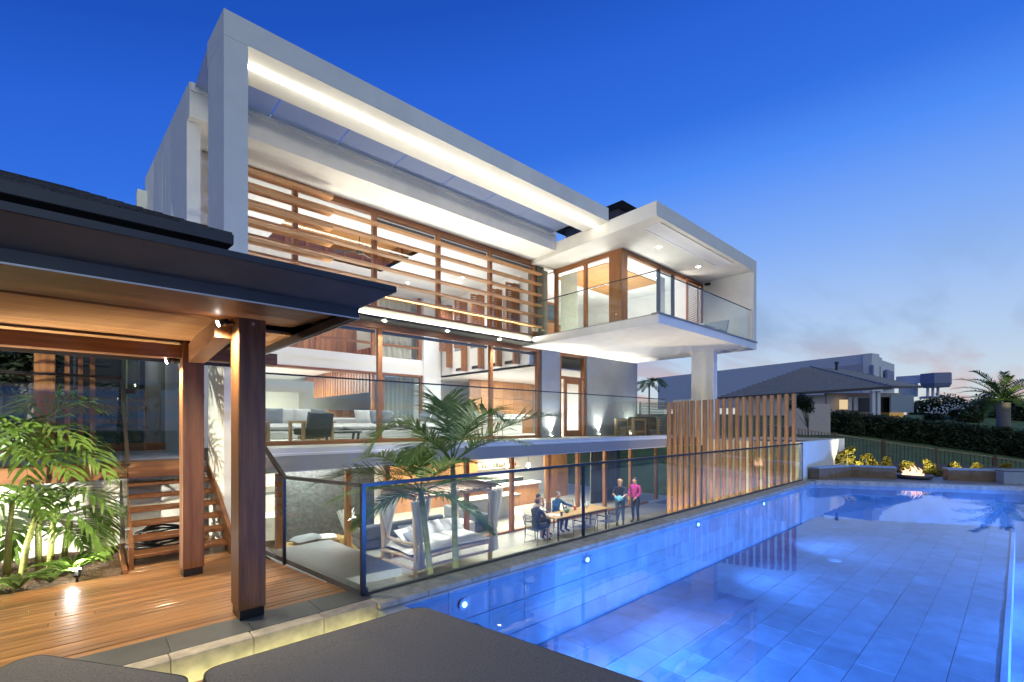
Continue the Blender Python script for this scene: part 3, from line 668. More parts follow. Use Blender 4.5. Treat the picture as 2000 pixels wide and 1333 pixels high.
# gutter and flared eave
ev=pp('gutter',MB().box(-4.4,EX,EY-.03,EY,2.70,2.775).box(EX-.03,EX,EY,BK,2.70,2.775).box(-4.4,EX,BK,BK+.03,2.70,2.775),DARKM)
pp('gutter_lip',MB().box(-4.4,EX+.005,EY-.036,EY-.030,2.690,2.700).box(EX,EX+.006,EY,BK,2.690,2.700),mat('galvanised_lip',(.5,.5,.5),.4,metal=.5),ev)
fl=MB(); OX,OY,OZ=EX+.19,EY-.28,2.895
fl.add([(-4.4,EY-.03,2.775),(EX,EY-.03,2.775),(OX,OY,OZ),(-4.4,OY,OZ)],[(0,1,2,3)])
fl.add([(EX,EY-.03,2.775),(EX,BK+.03,2.775),(OX,BK+.2,OZ),(OX,OY,OZ)],[(0,1,2,3)])
pp('flared_soffit',fl,DARKU)
pp('roof_sheet',MB().box(-4.4,OX+.01,OY-.01,BK+.21,OZ+.001,OZ+.045),DARKM)
# soffit and ceiling boards
y=EY+.02
while y<4.93: 
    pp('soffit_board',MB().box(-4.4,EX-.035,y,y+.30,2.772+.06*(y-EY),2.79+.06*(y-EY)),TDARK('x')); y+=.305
x=1.29
while x<EX-.04:
    x1=min(x+.112,EX-.032); pp('soffit_board',MB().box(x+.004,x1,5.2,BK,2.772,2.788),CEIL('y')); x=x1+.004
pp('soffit_back',MB().box(1.27,EX-.03,5.16,BK,2.79,2.80),BLACK)
y=5.16
while y<BK-.01:
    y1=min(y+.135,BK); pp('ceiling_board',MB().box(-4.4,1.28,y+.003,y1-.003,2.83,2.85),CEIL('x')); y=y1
# upper roof tier with shingles
ut=pp('upper_roof',MB().box(-4.5,1.02,5.0,5.06,3.53,3.62).add([(-4.5,5.03,3.53),(1.02,5.03,3.53),(.78,5.7,3.30),(-4.5,5.7,3.30)],[(0,1,2,3)]).add([(1.02,5.03,3.62),(1.02,5.03,3.53),(.78,5.7,3.30),(.95,6.5,3.62)],[(0,1,2,3)]),DARKM)
pp('upper_wall',MB().box(-4.4,.7,5.7,9.5,2.95,3.5),mat('white_lining',(.6,.6,.58),.6),ut)
SHG=mat('shingle',(.045,.045,.05),.85,var=.5,scale=30,bump=.6,rnd=.4)
A=Vector((-4.5,5.03,3.62)); slope=Vector((0,1,.385))
rows=9
for r in range(rows):
    t0=r*.36; xe=1.02-(t0/3.2)*1.25; x=-3.2+(r%2)*.22
    while x<xe:
        x1=min(x+random.uniform(.38,.5),xe)
        p=[Vector((x+.006,5.03,3.62))+slope*t0,Vector((x1-.006,5.03,3.62))+slope*t0,Vector((x1-.006,5.03,3.62))+slope*(t0+.40),Vector((x+.006,5.03,3.62))+slope*(t0+.40)]
        up=Vector((0,0,.03)); vs=[p[0],p[1],p[2],p[3],p[0]+up,p[1]+up,p[2]+up*.2,p[3]+up*.2]
        pp('shingle',MB().add(vs,[(0,1,5,4),(4,5,6,7),(1,2,6,5),(3,0,4,7)]),SHG,ut); x=x1
pp('roof_hip',MB().add([(1.02,5.03,3.61),(-.2,8.1,4.77),(.9,9.5,3.61)],[(0,2,1)]),SHG,ut)
# two small post lamps
for (lx_,ly_,lz_) in ((1.0,5.02,2.74),(.80,6.86,2.55)):
    lo=pp('post_lamp',MB().tube([(lx_+.03,ly_,lz_+.05),(lx_-.02,ly_,lz_+.05)],.02,10).tube([(lx_-.02,ly_,lz_+.06),(lx_-.10,ly_,lz_+.03)],.03,12),BLACK,smooth=True)
    pp('lamp_lens',MB().tube([(lx_-.10,ly_,lz_+.03),(lx_-.108,ly_,lz_+.027)],.028,12),LAMPM,lo)
    lamp('post_lamp_light','SPOT',(lx_-.12,ly_,lz_+.02),85,parent=lo,size=.03,aim=(lx_-.05,ly_,0),angle=160,color=(1,.84,.56),blend=.8)
# timber posts beside the entry
es=thing('entry_post_screen','row of slim and broad timber posts standing on the landing','timber posts',(-.3,10.6,1.26))
for x0,x1 in ((-.62,-.38),(-.27,-.21),(-.11,-.05),(.035,.10)): MB().box(x0,x1,10.5,10.62 if x1-x0<.1 else 10.7,1.253,4.5,0,.004).build('post',TIM('z'),es)
# ================================================================== STAIRS
ST=thing('staircase','open-riser dark timber stair climbing from deck to landing','stairs',(.95,7.6,0))
nr=8; rise=1.25/nr
for k in range(1,nr):
    y=7.62+(k-1)*.265
    MB().box(.44,1.48,y,y+.30,k*rise-.045,k*rise,0,.004).build('tread',TDARK('x'),ST)
for x in (.385,1.485): 
    MB().add([(x,7.52,0),(x+.05,7.52,0),(x+.05,7.52,.28),(x,7.52,.28),(x,9.25,1.0),(x+.05,9.25,1.0),(x+.05,9.25,1.25),(x,9.25,1.25),(x,7.8,0),(x+.05,7.8,0)],[(0,1,2,3),(3,2,6,7),(0,3,7,4,8),(1,9,5,6,2),(4,7,6,5),(8,4,5,9),(0,8,9,1)]).build('stringer',TDARK('y'),ST)
tag(MB().box(.37,1.52,9.36,9.5,-.3,.99).build('stair_back_wall',WHITE),'white rendered wall behind the open stair treads','wall')
# stair-side glass
sg=thing('stair_balustrade','frameless glass balustrade with black rail along landing and stair','balustrade',(-2,9.0,1.25))
MB().box(-6.5,-1.6,8.98,8.992,1.26,2.5).build('glass_panel',GLASS,sg); MB().box(-1.59,.36,8.98,8.992,1.26,2.5).build('glass_panel',GLASS,sg)
MB().box(-6.5,.37,8.96,9.01,2.50,2.535).build('top_rail',BLACK,sg)
x=.372
MB().add([(x,7.55,.1),(x,9.0,1.2),(x,9.0,2.5),(x,7.55,1.3),(x+.012,7.55,.1),(x+.012,9.0,1.2),(x+.012,9.0,2.5),(x+.012,7.55,1.3)],[(0,1,2,3),(7,6,5,4),(0,3,7,4),(3,2,6,7)]).build('stair_glass',GLASS,sg)
MB().bar((x+.006,9.0,2.52),(x+.006,7.53,1.32),.04,.035).build('sloping_rail',BLACK,sg)
for z in (.28,.5): MB().tube([(x-.02,7.62,z),(x+.03,7.62,z)],.025,10).build('glass_clamp',STEEL,sg)
gt=thing('glass_gate','frameless glass gate with black hinges at head of stair','gate',(1,9.2,1.25))
MB().box(.45,1.40,9.30,9.312,1.30,2.5).build('gate_panel',GLASS,gt)
for z in (1.55,2.3): MB().box(1.37,1.46,9.28,9.33,z-.05,z+.05,0,.006).build('hinge',BLACK,gt)
MB().box(.44,.56,9.28,9.33,2.3,2.38,0,.006).build('latch',BLACK,gt)
# ================================================================== BALUSTRADES AND SCREENS
FY=4.75
pf=thing('pool_fence','frameless glass pool fence with black top rail along the coping','fence',(9,FY,0))
jx=[2.19,at(1140,1050,Y=FY).x,at(1480,950,Y=FY).x,16.95]
for a,b in zip(jx,jx[1:]): MB().box(a+.006,b-.006,FY,FY+.012,.012,1.16).build('glass_panel',FENCEG,pf)
MB().box(2.16,16.96,FY-.02,FY+.032,1.161,1.20).build('top_rail',BLACK,pf)
MB().box(2.16,2.205,FY-.02,FY+.03,0.005,1.16).build('corner_post',BLACK,pf)
MB().box(jx[1]-.02,jx[1]+.02,FY-.01,FY+.025,.005,1.16).build('post',BLACK,pf)
MB().box(2.19,16.95,FY-.03,FY-.002,.003,.025).build('base_channel',mat('channel_seal',(.05,.05,.05),.5),pf)
MB().box(16.9,17.0,FY-.03,FY+.06,.005,1.22).build('end_post',STEEL,pf)
A=Vector((2.18,4.76,0)); B=Vector((1.90,6.48,0)); C=Vector((1.86,7.3,0))
def glasspan(nm,p,q,z0,z1,z2,z3,par):
    t=(q-p).normalized(); nn=Vector((-t.y,t.x,0))*.006
    MB().add([p-nn+Vector((0,0,z0)),q-nn+Vector((0,0,z1)),q-nn+Vector((0,0,z2)),p-nn+Vector((0,0,z3)),p+nn+Vector((0,0,z0)),q+nn+Vector((0,0,z1)),q+nn+Vector((0,0,z2)),p+nn+Vector((0,0,z3))],[(0,1,2,3),(7,6,5,4),(0,4,5,1),(3,2,6,7),(0,3,7,4),(1,5,6,2)]).build(nm,GLASS,par)
glasspan('glass_panel',A,B,.02,.02,1.13,1.16,pf); glasspan('glass_panel',B,C,.02,.1,1.5,1.13,pf)
MB().bar(A+Vector((0,0,1.18)),B+Vector((0,0,1.14)),.05,.04).bar(B+Vector((0,0,1.14)),C+Vector((0,0,1.52)),.05,.04).build('return_rail',BLACK,pf)
MB().box(B.x-.018,B.x+.018,B.y-.018,B.y+.018,0,1.13).build('post',BLACK,pf)
MB().bar(A+Vector((.02,0,.03)),C+Vector((.02,0,.03)),.10,.06).build('kerb',SLATE,pf)
tb=thing('terrace_balustrade','glass balustrade with slim dark rail on the living terrace edge','balustrade',(8,8.25,1.42))
x=1.95
while x<14.6:
    x1=min(x+1.95,14.7); MB().box(x+.008,x1-.008,8.27,8.282,1.421,2.64).build('glass_panel',GLASS,tb); x=x1
MB().box(1.9,14.72,8.262,8.29,2.641,2.668).build('top_rail',BLACK,tb)
MB().box(14.69,14.70,8.3,10.4,1.31,2.64).build('side_panel',GLASS,tb)
bb=thing('balcony_balustrade','glass balustrade with slim rail around the cantilevered balcony','balustrade',(13,6.75,4.84))
for a,b in ((11.45,13.35),(13.36,15.3),(15.31,17.0),(17.01,18.0)): MB().box(a,b-.01,6.70,6.712,4.80,5.98).build('glass_panel',GLASS,bb)
for a,b in ((6.72,8.4),(8.41,10.1),(10.11,11.5)): MB().box(11.44,11.452,a,b,4.80,5.98).build('glass_panel',GLASS,bb)
MB().box(11.43,18.05,6.692,6.72,5.981,6.008).build('top_rail',BLACK,bb); MB().box(11.432,11.46,6.721,11.5,5.982,6.007).build('side_rail',BLACK,bb)
# timber batten screen from the terrace end to the planter
bs=thing('batten_screen','tall screen of upright timber battens between terrace and white planter','batten screen',(15.9,6.6,-1.9))
P0=Vector((14.80,8.12,0)); P1=Vector((17.06,5.0,0)); dv=P1-P0
for i in range(20):
    s=i/19; qx=1307+ (1551-1307)*(s*.86+.14*s*s)
    u=(qx-1000)/FPX; dx=u*RGT[0]+FWD[0]; dy=u*RGT[1]+FWD[1]
    t=(P0.x*dy-P0.y*dx)/(dv.y*dx-dv.x*dy); p=P0+dv*t
    zt=2.55+.25*t
    MB().box(p.x-.065,p.x+.065,p.y-.05,p.y+.05,-1.9,zt,0,.004).build('batten',wood('screen_batten_',(.24,.12,.055),(.40,.21,.09),'z',.45,.15),bs)
# white planter block at the fence end
pl=thing('planter','large white rendered planter block at the end of the pool fence','planter',(19.5,6.3,-1.9))
MB().box(17.02,22.4,4.76,4.96,-1.9,1.22).box(17.02,17.22,4.96,8.0,-1.9,1.22).box(22.2,22.4,4.96,8.0,-1.9,1.22).box(17.22,22.2,7.8,8.0,-1.9,1.22).build('planter_wall',WHITE,pl)
MB().box(17.22,22.2,4.96,7.8,-1.9,1.1).build('planter_soil',SOIL,pl)
# side wall and louvre panel on the terrace
lp=thing('louvre_panel','pale grey horizontal louvre screen at the end of the living terrace','louvre screen',(18.8,11,1.3))
MB().box(18.74,18.80,10.35,10.43,1.306,2.8).box(18.74,18.80,11.76,11.84,1.306,2.8).build('louvre_frame',FASC,lp)
for k in range(20): MB().bar((18.77,10.43,1.36+k*.072),(18.77,11.76,1.36+k*.072),.06,.012,up=(.5,0,1)).build('louvre_blade',mat('louvre_grey',(.35,.36,.37),.5,metal=.2),lp)
tag(MB().box(19.0,19.2,8.6,10.3,1.306,2.85).build('parapet_wall',WHITE),'short white parapet wall behind the batten screen','wall')
# fire pit and benches beyond the far end of the pool
BST=mat('bench_stone',(.20,.135,.075),.8,var=.25,scale=6,bump=.3,detail=9); BTOP=mat('bench_top_tile',(.30,.36,.42),.45,var=.1)
fq=lambda px,py: at(px,py,z=0.0)
fb=thing('fire_bench','low stone seating wall in an L beside the white planter','bench',(20,3.4,0))
a=at(1640,939,z=.02); b=at(1751,941,z=.02)
def wallseg(p,q,th,z0,z1,m,name,par):
    t=(q-p); t.z=0; t.normalize(); nn=Vector((t.y,-t.x,0))*-th
    if nn.dot(Vector((1,0,0)))<0: nn=-nn
    return MB().prism([tuple(k[:2]) for k in (p,q,q+nn,p+nn)],z0,z1).build(name,m,par)
a=Vector((19.0,4.0,0)); b=Vector((20.0,2.55,0))
c0=at(1662,930,d=15.8); c0.z=0; c1=at(1751,930,d=15.15); c1.z=0
wallseg(c0,c1,.35,-.3,.36,BST,'bench_wall',fb); wallseg(c0,c1,.38,.361,.40,BTOP,'bench_top',fb)
e0=at(1600,935,d=15.05); e0.z=0
wallseg(e0,c0,.3,-.3,.36,BST,'bench_wall',fb); wallseg(e0,c0,.34,.361,.40,BTOP,'bench_top',fb)
fb2=thing('stone_bench','low brown stone bench wall right of the fire','bench',(22,1.5,0))
d0=at(1852,935,d=14.9); d0.z=0; d1=at(1960,935,d=14.35); d1.z=0
wallseg(d0,d1,.4,-.3,.34,BST,'bench_wall',fb2); wallseg(d0,d1,.43,.341,.385,BTOP,'bench_top',fb2)
fb3=thing('tiled_bench','blue grey tiled bench block at the pool corner','bench',(22,0,0))
d2=at(1961,935,d=14.1); d2.z=0; d3=at(2120,935,d=13.6); d3.z=0
wallseg(d2,d3,.9,-.3,.36,BTOP,'bench_block',fb3); wallseg(d2,d3,.92,.361,.39,SLATE,'bench_cap',fb3)
tag(MB().prism([(farx(4.7)+.29,4.7),(farx(-2.6)+.29,-2.6),(24.2,-2.6),(19.7,4.7)],-.4,.0).build('fire_terrace',mat('fire_terrace_paving',(.2,.22,.24),.5,var=.15)),kind='structure')
fp=at(1785,938,d=15.4); fp.z=0
fpi=thing('fire_pit','low round gas fire bowl with flames at the end of the pool','fire pit',fp)
MB().lathe([(0,.02),(.42,.02),(.48,.06),(.50,.14),(.46,.14),(.40,.09),(0,.09)],fp,20).build('bowl',SLATE,fpi,True)
fm=bpy.data.materials.new('flame'); fm.use_nodes=True; nn_=fm.node_tree.nodes; ll_=fm.node_tree.links; nn_.clear()
oo=nn_.new('ShaderNodeOutputMaterial'); em=nn_.new('ShaderNodeEmission'); em.inputs[0].default_value=(1,.55,.36,1); em.inputs[1].default_value=2.4; tt=nn_.new('ShaderNodeBsdfTransparent'); mm=nn_.new('ShaderNodeMixShader'); lw=nn_.new('ShaderNodeLayerWeight'); lw.inputs[0].default_value=.7
ll_.new(lw.outputs['Facing'],mm.inputs[0]); ll_.new(em.outputs[0],mm.inputs[1]); ll_.new(tt.outputs[0],mm.inputs[2]); ll_.new(mm.outputs[0],oo.inputs[0])
tag(MB().prism([(19.72,4.72),(24.22,-2.6),(29,-2.6),(29,4.72)],-2.0,-.05).build('shrub_bed',SOIL),kind='structure')
fmb=MB()
for i in range(26):
    a=random.uniform(0,6.3); r=random.uniform(0,.38); h=random.uniform(.10,.46)*(1-r*1.3); x=fp.x+r*math.cos(a); y=fp.y+r*math.sin(a); le=random.uniform(-.06,.06)
    fmb.tube([(x,y,.09),(x+le*.3,y,.09+h*.3),(x-le,y+le*.5,.09+h*.65),(x+le*1.4,y-le,.09+h)],[.03,.042,.026,.003],8)
fmb.build('flames',fm,fpi,True)
# ================================================================== DAYBED IN THE FOREGROUND
FAB=mat('charcoal_fabric',(.14,.139,.134),.95,var=.3,scale=90,bump=.5,detail=2)
def cushion(name,poly,z0,z1,par,r=.05):
    c=MB(); n=len(poly); ctr=Vector((sum(p[0] for p in poly)/n,sum(p[1] for p in poly)/n,0))
    # round the plan corners
    pts=[]
    for i in range(n):
        p=Vector(poly[i]+(0,)); a=Vector(poly[i-1]+(0,)); b=Vector(poly[(i+1)%n]+(0,)); da=(a-p).normalized(); db=(b-p).normalized(); rr=.12
        for k in range(6):
            t=k/5; pts.append((p+da*rr)*(1-t)**2+p*2*t*(1-t)+(p+db*rr)*t*t)
    m=len(pts); rings=[]
    for k in range(5):
        g=math.pi/2*k/4; rings.append((r*(1-math.sin(g))*-1+0, z1-r+r*math.sin(g), r*(1-math.cos(g))))
    vs=[]; prof=[(0,z0),(0,z1-r)]+[(r*(1-math.cos(math.pi/2*k/5)),z1-r+r*math.sin(math.pi/2*k/5)) for k in range(1,6)]+[(.25,z1+.012),(.5,z1+.018)]
    for ins,z in prof:
        for p in pts:
            d=(ctr-p); d.z=0; q=p+d.normalized()*min(ins,d.length*.9); vs.append((q.x,q.y,z))
    fs=[(i*m+k,i*m+(k+1)%m,(i+1)*m+(k+1)%m,(i+1)*m+k) for i in range(len(prof)-1) for k in range(m)]
    fs.append(tuple(range((len(prof)-1)*m,len(prof)*m)))
    ar=sum(pts[i].x*pts[(i+1)%m].y-pts[(i+1)%m].x*pts[i].y for i in range(m))
    if ar<0: fs=[f[::-1] for f in fs]
    c.add(vs,fs); ob=c.build(name,FAB,par,True)
    for ins,z in ((r*.28,z1-r*.25),(-.004,z0+.10)):
        loop=[]
        for p in pts+[pts[0]]:
            d=(ctr-p); d.z=0; q=p+d.normalized()*ins; loop.append((q.x,q.y,z))
        MB().tube(loop,.006,5,cap=False).build('piping',mat('charcoal_piping',(.06,.062,.066),.9),ob,True)
    return ob
db=thing('outdoor_daybed','large charcoal fabric outdoor daybed in two cushions at the pool edge','daybed',(1.2,2.2,-.15))
cushion('seat_cushion',[(.50,3.36),(2.02,3.33),(2.44,1.20),(1.9,.55),(.55,.65)],.02,.36,db)
cushion('back_cushion',[(-.25,4.20),(.47,3.16),(-.15,2.6),(-.95,3.55)],.02,.41,db)
MB().box(.0,2.2,.8,3.1,-.149,.018).build('base_frame',BLACK,db)
# ================================================================== FURNITURE
LINEN=mat('white_linen',(.74,.73,.71),.95,var=.06,scale=7,bump=.25,detail=6); GREYC=mat('grey_cushion',(.24,.26,.28),.95,var=.1,scale=30,bump=.1)
POLE=wood('driftwood_',(.42,.31,.21),(.58,.46,.33),'z',.8,.15); LIGHTW=wood('oak_',(.42,.25,.10),(.55,.36,.16),'x',.45,.12)
HIDE=mat('dark_hide',(.045,.05,.035),.6,var=.6,scale=9,detail=8,stretch=(1,1,4))
# four-poster outdoor bed
fbd=thing('four_poster_bed','driftwood four-poster outdoor bed with tied white curtains and mattress','bed',(6.8,10.4,-1.9))
cn=[(5.70,9.62),(8.10,9.74),(7.98,11.1),(5.55,10.95)]
for x,y in cn:
    MB().tube([(x,y,-1.9),(x+.02,y-.01,-1.2),(x-.01,y+.01,-.5),(x+.01,y,.12)],[.062,.056,.058,.05],9).build('post',POLE,fbd,True)
for z,r in ((.06,.05),(-1.38,.05),(-1.62,.04)):
    for i in range(4):
        if z==-1.62 and i in (1,2): continue
        a,b=cn[i],cn[(i+1)%4]; MB().tube([(a[0],a[1],z),((a[0]+b[0])/2+.01,(a[1]+b[1])/2,z+.02),(b[0],b[1],z)],[r,r*.9,r],8).build('rail',POLE,fbd,True)
MB().tube([(5.63,10.3,-1.05),(5.68,9.7,-1.02)],.04,8).tube([(5.66,10.9,-1.05),(5.63,10.2,-1.05)],.04,8).build('side_rail',POLE,fbd,True)
for k in range(15):
    x=5.55+k*.19; MB().tube([(x,9.4,.16+random.uniform(-.01,.02)),(x+random.uniform(-.05,.05),10.4,.19),(x,11.3,.16)],.028,6).build('roof_pole',wood('grey_pole_',(.14,.10,.07),(.25,.18,.12),'y',.9,.3),fbd)
MB().pillow((6.82,10.35,-1.26),1.24,.68,.15,None,10,p=.16).build('mattress',LINEN,fbd,True)
MB().pillow((6.82,10.35,-1.42),1.2,.64,.05,None,6,p=.1).build('bed_base',LINEN,fbd,True)
for i,(x,y,a,m) in enumerate(((6.0,10.5,.3,LINEN),(6.25,10.75,-.2,GREYC),(7.0,10.8,.1,LINEN),(7.55,10.75,-.1,LINEN),(6.0,10.1,.5,GREYC))):
    MB().pillow((x,y,-1.0),.3,.24,.10,Matrix.Rotation(a,3,'Z')@Matrix.Rotation(R(40),3,'X'),8).build('pillow',m,fbd,True)
CW=mat('white_voile',(.72,.72,.72),.9,var=.05,trans=.45)
for (x,y),tz in zip((cn[0],cn[1],cn[3]),(-1.0,-1.05,-1.0)):
    c=MB(); nn=26; prof=[(.02,.30),(-.25,.26),(-.6,.15),(tz,.045),(-1.15,.07),(-1.4,.11),(-1.62,.13)]
    vs=[]
    for z,w in prof:
        for i in range(nn+1):
            t=i/nn-.5; vs.append((x+.12+t*2*w,y-.07+.045*math.sin(i*1.9)*(w/.2+.25)+t*w*.5,z+.015*math.sin(i*1.3)))
    c.add(vs,[(j*(nn+1)+i,j*(nn+1)+i+1,(j+1)*(nn+1)+i+1,(j+1)*(nn+1)+i) for j in range(len(prof)-1) for i in range(nn)])
    c.build('tied_curtain',CW,fbd,True)
# dining table
dt=thing('dining_table','long pale timber outdoor dining table on thin dark steel legs','table',(12.2,10.2,-1.9))
for k in range(5): MB().box(10.85,13.65,9.80+k*.16,9.957+k*.16,-1.185,-1.15,0,.004).build('table_board',LIGHTW,dt)
for x,y in ((11.0,9.86),(13.5,9.86),(11.0,10.54),(13.5,10.54)): MB().box(x-.025,x+.025,y-.025,y+.025,-1.9,-1.186).build('leg',BLACK,dt)
MB().box(10.95,13.55,9.84,9.88,-1.24,-1.187).box(10.95,13.55,10.52,10.56,-1.24,-1.187).build('apron',BLACK,dt)
# woven steel-frame armchairs
def make_chair():
    c=local('dining_chair','','chair','dark tube-frame chairs round the outdoor table')
    for s in (-1,1):
        y=s*.27
        MB().tube([(-.24,y,.0),(.24,y,.0)],.011,6).tube([(.24,y,.0),(.20,y,.62),(-.24,y,.66)],.011,6).tube([(-.24,y,.0),(-.20,y,.43),(-.32,y,.86)],.011,6).build('side_frame',BLACK,c)
        MB().box(-.2,.22,y-.025,y+.025,.63,.655).build('armrest',BLACK,c)
    MB().tube([(-.32,-.27,.86),(-.34,0,.88),(-.32,.27,.86)],.011,6).tube([(.22,-.27,.42),(.22,.27,.42)],.011,6).tube([(-.2,-.27,.43),(-.2,.27,.43)],.011,6).build('cross_tube',BLACK,c)
    w=MB()
    for k in range(12):
        y=-.25+k*.0455; w.bar((-.2,y,.435),(.22,y,.43),.022,.006); w.bar((-.21,y,.46),(-.32,y,.85),.018,.006,up=(1,0,0))
    for k in range(8): w.bar((-.18+k*.055,-.26,.437),(-.18+k*.055,.26,.437),.012,.006)
    tag(w.build('woven_cords',mat('grey_cord',(.10,.11,.13),.8),c),kind='stuff'); return c
ch=make_chair()
tag(place(ch,(10.35,10.2,-1.9),0),'dark tube-frame chair at the head of the outdoor table, man seated in it')
dup(ch,(11.75,9.42,-1.9),R(90),'empty dark tube-frame chair on the pool side of the table beside the table leg')
dup(ch,(12.95,9.38,-1.9),R(80),'empty dark tube-frame chair on the pool side nearer the standing woman')
dup(ch,(11.15,11.02,-1.9),R(-90),'dark tube-frame chair on the house side, person with raised hands seated in it')
dup(ch,(12.1,11.05,-1.9),R(-90),'dark tube-frame chair on the house side, man in blue jacket seated in it')
dup(ch,(13.1,11.0,-1.9),R(-95),'empty dark tube-frame chair on the house side by the bottle')
# things on the table
def tableware(name,label,cat,prof,x,y,m,n=14): tag(MB().lathe(prof,(x,y,-1.149),n).build(name,m,None,True),label,cat)
tableware('water_bottle','clear water bottle with white cap on the outdoor table','bottle',[(.0,0),(.035,0),(.035,.16),(.014,.20),(.014,.24),(0,.24)],13.0,10.3,mat('bottle_plastic',(.7,.74,.78),.15))
tableware('orange_jar','orange jar standing on the outdoor table','jar',[(0,0),(.05,0),(.055,.13),(.05,.15),(0,.15)],12.4,10.35,mat('orange_glaze',(.75,.22,.03),.35))
tableware('green_bowl','green bowl on the outdoor dining table','bowl',[(0,0),(.06,0),(.10,.1),(.105,.12),(.09,.11),(.05,.02),(0,.02)],11.8,10.2,mat('green_glaze',(.10,.28,.16),.3))
tableware('glass_cup','dark drinking glass on the near end of the outdoor table','cup',[(0,0),(.035,0),(.04,.13),(0,.13)],11.25,9.95,mat('dark_drink',(.10,.06,.09),.1))
tableware('sauce_bottle','red sauce bottle beside the green bowl','bottle',[(0,0),(.03,0),(.03,.12),(.012,.17),(.012,.2),(0,.2)],12.0,10.4,mat('red_sauce',(.45,.05,.03),.3))
tag(MB().box(11.0,11.35,10.15,10.42,-1.149,-1.143).box(11.12,11.4,10.0,10.2,-1.142,-1.137).build('newspaper',mat('paper',(.7,.7,.68),.9,var=.25,scale=40)),'open newspaper lying on the outdoor table','newspaper')
# ---- living room
def sofa(name,label,loc,L,D,rz,m,group=None,ncush=3):
    s=thing(name,label,'sofa',(0,0,0),group)
    MB().box(-L/2,L/2,-D/2,D/2,.06,.30,0,.03).build('base',m,s)
    MB().box(-L/2,L/2,D/2-.24,D/2,.30,.72,0,.05).build('backrest',m,s)
    for sx in (-1,1): MB().box(sx*L/2-(.22 if sx>0 else 0),sx*L/2+(.22 if sx<0 else 0),-D/2+.02,D/2-.25,.30,.58,0,.05).build('armrest',m,s)
    w=(L-.44)/ncush
    for k in range(ncush): MB().pillow((-L/2+.22+w*(k+.5),-.1,.42),w/2,D/2-.12,.11,None,8,p=.2).build('seat_cushion',m,s,True)
    place(s,loc,rz); return s
def scatter(name,label,loc,rz,m,tilt=60,sz=.26): 
    o=MB().pillow((0,0,0),sz,sz,.10,Matrix.Rotation(R(tilt),3,'X'),8).build(name,m,None,True); place(o,loc,rz); tag(o,label,'cushion'); return o
sofa('white_sofa','long white linen sofa facing the pool in the living room',(6.1,15.0,1.3),5.2,1.0,0,LINEN,None,4)
sofa('white_chaise_sofa','white linen sofa section at right angles by the palm side',(8.95,14.0,1.3),2.2,.95,R(-90),LINEN,None,2)
for i,(x,m,nm) in enumerate(((4.1,GREYC,'grey'),(4.55,LINEN,'white'),(4.95,LINEN,'cream'),(5.5,GREYC,'grey'),(6.9,LINEN,'white'),(7.4,GREYC,'grey'),(7.85,GREYC,'grey'))):
    scatter('scatter_cushion',f'{nm} scatter cushion leaning on the long white sofa, number {"one two three four five six seven".split()[i]} from its left arm',(x,15.05+.05*(i%2),2.05),random.uniform(-.3,.3),m,65)
scatter('scatter_cushion','grey scatter cushion leaning on the short white sofa section, topmost',(8.95,14.4,2.12),R(-80),GREYC,65); scatter('scatter_cushion','grey scatter cushion on the near end of the short white sofa section',(8.9,13.6,2.10),R(-95),GREYC,65)
def armchair(label,loc,rz):
    a=thing('timber_armchair',label,'armchair',(0,0,0),None)
    MB().add([(-.33,-.42,.16),(.33,-.42,.16),(.33,-.60,.80),(-.33,-.60,.80),(-.33,-.30,.16),(.33,-.30,.16),(.33,-.46,.84),(-.33,-.46,.84)],[(0,1,2,3),(7,6,5,4),(0,4,5,1),(3,2,6,7),(0,3,7,4),(1,5,6,2)]).build('backrest',HIDE,a)
    MB().box(-.33,.33,-.35,.35,.22,.40,0,.03).build('seat',HIDE,a)
    for s in (-1,1):
        x=s*.40; MB().box(x-.04,x+.04,-.5,.42,.54,.60,0,.005).box(x-.04,x+.04,.34,.42,0,.54,0,.005).box(x-.04,x+.04,-.40,-.32,0,.54,0,.005).build('arm_frame',LIGHTW,a)
    MB().box(-.36,.36,-.06,.04,.10,.20).build('cross_rail',LIGHTW,a)
    place(a,loc,rz); return a
armchair('dark hide armchair with pale timber arms seen from behind, its whole back showing',(4.55,13.15,1.3),R(8)); armchair('dark hide armchair with pale timber arms half behind the pavilion post',(3.05,13.2,1.3),R(-12))
ctb=thing('coffee_table','low dark coffee table between armchairs and white sofa','table',(5.6,13.6,1.3))
MB().box(5.1,6.1,13.35,13.9,1.54,1.60,0,.01).build('top',HIDE,ctb)
for x,y in ((5.2,13.45),(6.0,13.45),(5.2,13.8),(6.0,13.8)): MB().bar((x,y,1.3),(x+.04,y,1.54),.07,.05).build('leg',HIDE,ctb)
isl=thing('kitchen_island','white stone kitchen island with lit shelf edge','kitchen island',(13,15.6,1.3))
MB().box(11.2,15.2,15.4,16.3,2.14,2.22,0,.008).build('stone_top',PLAST,isl); MB().box(12.0,15.0,15.7,16.2,1.3,2.139).build('cabinet',PLAST,isl); MB().box(11.25,15.1,15.66,15.69,2.05,2.08).build('shelf_light',SOFTM,isl)
tap=tag(MB().tube([(13.2,16.0,2.221),(13.2,16.0,2.55),(13.2,15.92,2.64),(13.2,15.8,2.64),(13.2,15.76,2.56)],.014,8).build('kitchen_tap',BLACK,None,True),'black gooseneck tap on the kitchen island','tap')
st0=local('bar_stool','','bar stool','pale bar stools along the kitchen island')
MB().box(-.22,.22,-.2,.2,.62,.70,0,.03).build('seat',LINEN,st0); MB().add([(-.22,-.22,.68),(.22,-.22,.68),(.23,-.26,1.0),(-.23,-.26,1.0),(-.22,-.17,.68),(.22,-.17,.68),(.23,-.21,1.0),(-.23,-.21,1.0)],[(0,1,2,3),(7,6,5,4),(3,2,6,7),(0,3,7,4),(1,5,6,2)]).build('backrest',LINEN,st0)
